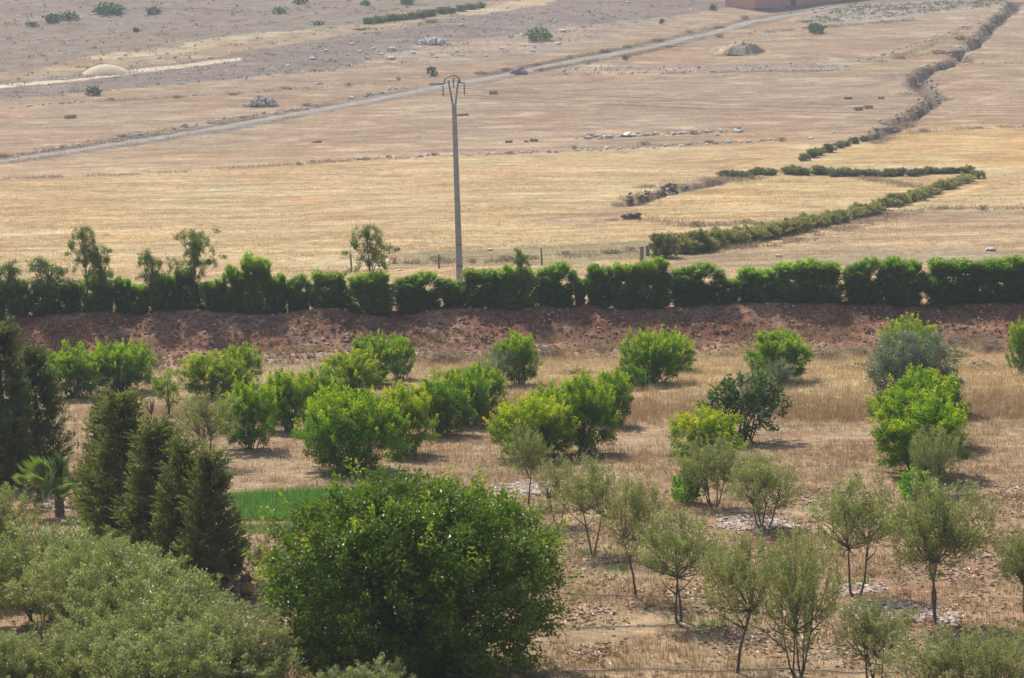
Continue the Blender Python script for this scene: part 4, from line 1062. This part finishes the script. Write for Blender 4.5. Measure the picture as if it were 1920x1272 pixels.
for px, py, w, h in [(840, 678, 74, 24), (1030, 668, 44, 22), (1130, 662, 24, 16), (1195, 655, 30, 14), (295, 690, 46, 36), (1540, 672, 80, 20), (700, 690, 40, 16), (880, 700, 40, 14), (1610, 668, 40, 18), (1850, 660, 60, 26), (1790, 650, 50, 24)]:
    plant_px('dryscrub', 'dry_weed', px, py, w, h, 'grey dried brush clump at the foot of the earth bank', 'weed', 'brush clumps at the bank foot', rz=r.random() * 6)

# ------------------------------------------------------------------ palms, vine, crop, hoses
def fan(seed, R=.62, mat=L_palm, petiole=.45, spread=2.4, v0=.3, fold=.0):
    r = np.random.default_rng(seed); g = Geo()
    v, f = tube([(0, 0, 0), (petiole * .5, 0, .05), (petiole, 0, 0)], [.016, .012, .009], 5); g.add(v, f, .2)
    n = 22
    for i in range(n):
        a = (i / (n - 1) - .5) * spread; l = R * (1 - .35 * abs(a / spread * 2) ** 2) * r.uniform(.92, 1.05)
        d = np.array([math.cos(a), math.sin(a), fold * abs(a)]); s = np.array([-math.sin(a), math.cos(a), 0]); w = l * spread / n * .52
        o = np.array([petiole, 0, 0]); m = o + d * l * .55; t = o + d * l; t[2] -= .18 * l * r.uniform(.6, 1.6)
        V = np.array([o, m + s * w, t, m - s * w]); V[1, 2] += .02; V[3, 2] -= .02
        g.add(V, [(0, 1, 2, 3)], v0 + .5 * r.random())
    return g.mesh('frond', mat)
FANS = [fan(s) for s in (301, 302, 303)]; DRY = [fan(s, .6, L_drypalm, .35, 1.5, .1, .2) for s in (311, 312)]; DRYO = [fan(313, .55, L_drypalm, .3, 1.0, .55, .2)]
def palm(px, py, R, th, n, label, meshes, seed, el=(.25, 1.4)):
    p = ground(px, py); s = scale_at(p); r = np.random.default_rng(seed)
    o = thing('fan_palm', p, label, 'palm')
    g = Geo(); zs = np.linspace(-.1, th, 9); g.add(*tube([(0, 0, z) for z in zs], [.13 + .03 * (i % 2) for i in range(9)], 9)); link('trunk', g.mesh('trunk', M_bark), o)
    for i in range(n):
        f = link('frond', meshes[i % len(meshes)], o, (0, 0, th - .03)); e = el[0] + (el[1] - el[0]) * ((i * .618) % 1)
        f.rotation_euler = (r.normal() * .4 + (math.pi / 2 if i % 2 else .5), -e, i * 2.4 + r.random() * .5); k = R / .62 * r.uniform(.85, 1.1); f.scale = (k, k, k)
    return o
palm(112, 968, .85, .55, 12, 'bright fan palm with stubby dark trunk beside the clump of conifers', FANS, 1)
palm(72, 950, .62, .45, 9, 'smaller fan palm half hidden next to the bright one', FANS, 2)
palm(462, 1118, .72, .5, 11, 'withered fan palm with brown drooping fronds at the edge of the dark round tree', DRY + DRYO, 3, (-.35, .75))

vs = ground(1283, 958); o = thing('vine_stake', vs, 'thin pale stake beside the bright vine leaves at the grey olive', 'stake')
g = Geo(); g.add(*tube([(0, 0, -.2), (0, 0, 1.1), (.01, 0, 1.35)], [.022, .02, .016], 6)); link('shaft', g.mesh('shaft', M_barkpale), o)
g = Geo(); g.add(*tube([(-.03, -.03, 1.0), (.03, -.03, 1.0)], [.008, .008], 4)); link('tie', g.mesh('tie', M_hose), o)
plant_px('vine', 'vine_plant', 1290, 945, 70, 74, 'bright green vine with large leaves on the pale stake', 'vine', None, (1, 1, 1))
plant_px('vine', 'vine_plant', 1722, 936, 84, 56, 'low bright green vine in front of the single grey olive', 'vine', None, (1.1, 1.1, 1))
plant_px('vine', 'vine_plant', 215, 1020, 90, 44, 'bright green feathery plant at the foot of the conifer clump', 'plant', None, (.7, .85, .8))

def blades(P, hgt, wid, r, mat, name, lean=.35, v=None):
    n = len(P); a = r.random(n) * 6.28; d = np.stack([np.cos(a), np.sin(a), 0 * a], 1); s = np.stack([-np.sin(a), np.cos(a), 0 * a], 1)
    hgt = np.asarray(hgt).reshape(-1, 1) * np.ones((n, 1)); l = np.abs(r.normal(size=(n, 1))) * lean
    tip = P + d * hgt * l + np.array([0, 0, 1]) * hgt * (1 - .3 * np.minimum(l, 1))
    V = np.stack([P - s * wid - np.array([0, 0, .02]), P + s * wid - np.array([0, 0, .02]), tip], 1).reshape(-1, 3)
    v = r.random(n) if v is None else v
    return link(name, make_mesh(name, V, np.arange(3 * n).reshape(n, 3), np.repeat(v, 3), mat))
r = np.random.default_rng(71)
P = scatter_px(17000, [(432, 932), (520, 926), (700, 920), (800, 930), (800, 976), (440, 978)], r); stuff(blades(P, .12 + .22 * r.random(len(P)), .012, r, M_crop, 'green_crop', .3), 'patch of lush green crop between conifers and the dark round tree', 'crop')
P = scatter_px(4200, [(444, 984), (800, 980), (800, 998), (448, 1002)], r); stuff(blades(P, .06 + .12 * r.random(len(P)), .010, r, M_crop, 'green_crop', .5), 'narrow strip of thinner green crop in front of the lush patch', 'crop')
def patch(q, n=420):
    a = np.array(gpoly(q)); c = a.mean(0); e = np.ptp(a, axis=0) * .32; p = c + r.normal(size=(n, 2)) * e
    p = p[fbm(p[:, 0] / .5, p[:, 1] / .5, 501, 2) > -.1]
    return np.concatenate([p, height(p[:, 0], p[:, 1])[:, None]], 1)
Pw = np.concatenate([patch(q) for q in ([(1050, 1030), (1130, 1026), (1140, 1044), (1060, 1048)], [(1130, 1060), (1200, 1056), (1210, 1072), (1140, 1076)], [(1040, 1005), (1090, 1000), (1095, 1012), (1040, 1016)], [(1260, 1165), (1340, 1160), (1345, 1180), (1270, 1184)], [(1380, 862), (1460, 860), (1460, 872), (1385, 874)], [(1590, 1090), (1660, 1086), (1660, 1100), (1590, 1104)], [(300, 765), (370, 762), (380, 778), (310, 782)], [(640, 882), (720, 878), (730, 892), (650, 896)], [(1500, 950), (1560, 945), (1565, 958), (1500, 962)])])
stuff(blades(Pw, .05 + .12 * r.random(len(Pw)), .012, r, M_crop, 'green_weeds', .6), 'low green weeds under the olives', 'weeds')

def tufts(n, x0, x1, y0, y1, per, dens, hgt, wid, name, lab, mat=M_straw, spread=.10, vb=None):
    m = 0; T = []
    while m < n:
        x = x0 + (x1 - x0) * r.random(n); y = y0 + (y1 - y0) * r.random(n); k = (r.random(n) < dens(x, y)) & (np.abs(x) < .235 * y + 4)
        T.append(np.stack([x[k], y[k]], 1)); m += k.sum()
    T = np.concatenate(T)[:n]
    q = np.repeat(T, per, 0) + r.normal(size=(n * per, 2)) * spread
    P = np.concatenate([q, height(q[:, 0], q[:, 1])[:, None]], 1)
    v = np.clip((vb(T[:, 0], T[:, 1]) if vb else .5) + r.normal(size=n) * .14, 0, 1); v = np.clip(np.repeat(v, per) + r.normal(size=n * per) * .12, 0, 1)
    hh = hgt * np.repeat(.5 + r.random(n), per) * (.6 + .8 * r.random(n * per))
    return stuff(blades(P, hh, wid, r, mat, name, .5, v), lab, 'grass')
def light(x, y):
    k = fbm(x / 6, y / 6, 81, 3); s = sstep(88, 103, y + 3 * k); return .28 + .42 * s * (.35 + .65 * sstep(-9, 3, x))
tufts(44000, -26, 26, 46, 96, 7, lambda x, y: np.clip(.5 + .9 * fbm(x / 3, y / 3, 301, 3), .08, 1), .15, .008, 'dry_grass', 'short dry straw grass on the orchard soil', vb=light)
tufts(26000, -28, 28, 88, 112.5, 7, lambda x, y: np.clip(.25 + .75 * sstep(-9, 3, x) + .6 * fbm(x / 3, y / 3, 303, 3), .05, 1), .22, .008, 'tall_dry_grass', 'taller pale dry grass between the shrub rows and the bank', vb=light)
tufts(5000, -30, 30, 110.5, 118, 8, lambda x, y: np.clip(.2 + 1.2 * fbm(x / 2, y / 2, 305, 3), .03, 1), .22, .009, 'bank_grass', 'brown dry grass on the face of the earth bank', vb=lambda x, y: .3 + 0 * x)
tufts(30000, -62, 62, 123, 250, 6, lambda x, y: np.clip((.45 + .9 * fbm(x / 6, y / 3, 307, 3)) * np.clip(1.5 - y / 220, .2, 1), .04, 1), .13, .014, 'field_stubble', 'cut golden stubble standing in the field behind the hedge', vb=lambda x, y: .58 + .2 * fbm(x / 7, y / 3, 309, 2), spread=.25)
# dead stalks massed along the field margins, the track and the stone rows
Pm = []; Hm = []
for pts, n, w, h in MARG + [([(0, 296), (240, 262), (480, 222), (620, 196)], 60, 20, 9), ([(0, 308), (240, 272), (480, 234), (620, 208)], 20, 12, 6), ([(900, 143), (1010, 122), (1180, 88), (1340, 55)], 60, 20, 9), ([(1000, 134), (1180, 104), (1330, 70)], 40, 16, 7), ([(0, 337), (300, 324), (640, 303)], 26, 16, 6), ([(1200, 352), (1340, 342), (1420, 334)], 26, 14, 9),
                     ([(1600, 330), (1680, 345), (1720, 352)], 16, 12, 6), ([(1300, 470), (1450, 458), (1600, 425), (1720, 392)], 60, 24, 8), ([(1640, 120), (1740, 88), (1820, 52)], 30, 14, 8), ([(1700, 178), (1740, 140), (1790, 110), (1850, 70), (1890, 30)], 90, 22, 10), ([(1640, 270), (1700, 235), (1750, 200)], 50, 16, 8), ([(1040, 141), (1590, 132)], 30, 16, 4), ([(1395, 64), (1560, 50), (1720, 38)], 40, 16, 6)]:
    g_ = np.array([tuple(ground(*q)) for q in along(pts, 24)]); k = n * 110
    t_ = r.random(k) * 22.99; i_ = t_.astype(int); f_ = (t_ - i_)[:, None]
    q = (g_[i_] * (1 - f_) + g_[i_ + 1] * f_)[:, :2] + r.normal(size=(k, 2)) * np.array([.7, .9])
    q = q[fbm(q[:, 0] / 2.5, q[:, 1] / 2.5, 91, 3) > -.15]
    Pm.append(np.concatenate([q, height(q[:, 0], q[:, 1])[:, None]], 1)); Hm.append(np.full(len(q), .5))
Pm = np.concatenate(Pm); stuff(blades(Pm, np.concatenate(Hm) * (.25 + .75 * r.random(len(Pm)) ** 2), .032, r, M_weedgrey, 'margin_weeds', 1.2), 'dead weed stalks along the field margins and the track', 'weeds')
# raked straw heaps near the bank
for px, py, w, h, lab in [(1835, 690, 150, 14, 'low heap of bleached straw beyond the big blue-grey bush'), (1790, 668, 60, 12, 'small peak of bleached straw right behind the low heap'), (1620, 690, 110, 12, 'low heap of bleached straw between the round solitary shrub and the blue-grey bush'), (1080, 700, 60, 8, 'small patch of bleached straw between shrub rows at the bank')]:
    p = ground(px, py); s = scale_at(p); n = 2600; R = w / s / 2
    a = r.random(n) * 6.28; q = R * r.random(n) ** .7; x = np.cos(a) * q; y = np.sin(a) * q * .6
    z = height(p.x + x, p.y + y) - p.z + h / s * np.clip(1 - q / R, 0, 1) * r.random(n)
    D = r.normal(size=(n, 3)) * np.array([1, 1, .3]); V, Fq = leaves(np.stack([x, y, z], 1), D, .4, .06, r)
    o = stuff(link('straw_heap', make_mesh('straw_heap', V, Fq, np.repeat(.75 + .25 * r.random(n), 4), M_straw), None, p), lab, 'straw')
# litter of dry leaves on the near soil
n = 42000; x = -8 + 26 * r.random(n); y = 47 + 26 * r.random(n) ** 1.2
k = r.random(n) < np.clip(.3 + 1.1 * fbm(x / 1.6, y / 1.6, 401, 3), .03, 1); x, y = x[k], y[k]; n = len(x)
V, Fq = leaves(np.stack([x, y, height(x, y) + .015], 1), r.normal(size=(n, 3)) * np.array([1, 1, .12]), .10 + .12 * r.random(n), .075, r, up=3)
stuff(link('leaf_litter', make_mesh('leaf_litter', V, Fq, np.repeat(np.where(r.random(n) < .55, r.random(n) * .25, .7 + .3 * r.random(n)), 4), M_litter)), 'pale dry leaf litter strewn over the soil under the olives', 'leaf litter')
# drip hoses
for pts, lab in [([(1040, 1113), (1110, 1118), (1180, 1119), (1270, 1122), (1330, 1120)], 'drip hose crossing the foot of the straight-trunked olive'),
                 ([(1060, 1262), (1200, 1256), (1330, 1262), (1460, 1256), (1600, 1264), (1700, 1262)], 'drip hose past the foot of the single-trunk olive'),
                 ([(1080, 1180), (1180, 1177), (1280, 1174)], 'drip hose on the litter between the two olive rows'),
                 ([(1490, 984), (1540, 977), (1600, 971), (1660, 966)], 'pale drip hose leading from the stone heap'),
                 ([(1780, 1048), (1850, 1046), (1960, 1043)], 'drip hose behind the round-headed olive')]:
    gp = [ground(*p) for p in along(pts, 40)]
    g = Geo(); g.add(*tube([(p.x, p.y + .05 * math.sin(i * 1.3), h1(p.x, p.y) + .03) for i, p in enumerate(gp)], [.016] * 40, 6))
    tag(link('drip_hose', g.mesh('drip_hose', M_hose, True)), lab, 'hose')

# ------------------------------------------------------------------ hazy summer air
g = Geo(); g.add(*box_vf(-420, 420, -80, 1140, -3, 150))
m = bpy.data.materials.new('summer_haze'); t, N = nodes(m)
vp = N('ShaderNodeVolumePrincipled'); vp.inputs['Color'].default_value = (.80, .86, .95, 1); vp.inputs['Density'].default_value = .00045; vp.inputs['Anisotropy'].default_value = .0
mo_ = N('ShaderNodeOutputMaterial'); t.links.new(vp.outputs[0], mo_.inputs['Volume'])
stuff(link('haze', g.mesh('haze', m)), 'thin pale summer haze over the fields', 'haze')
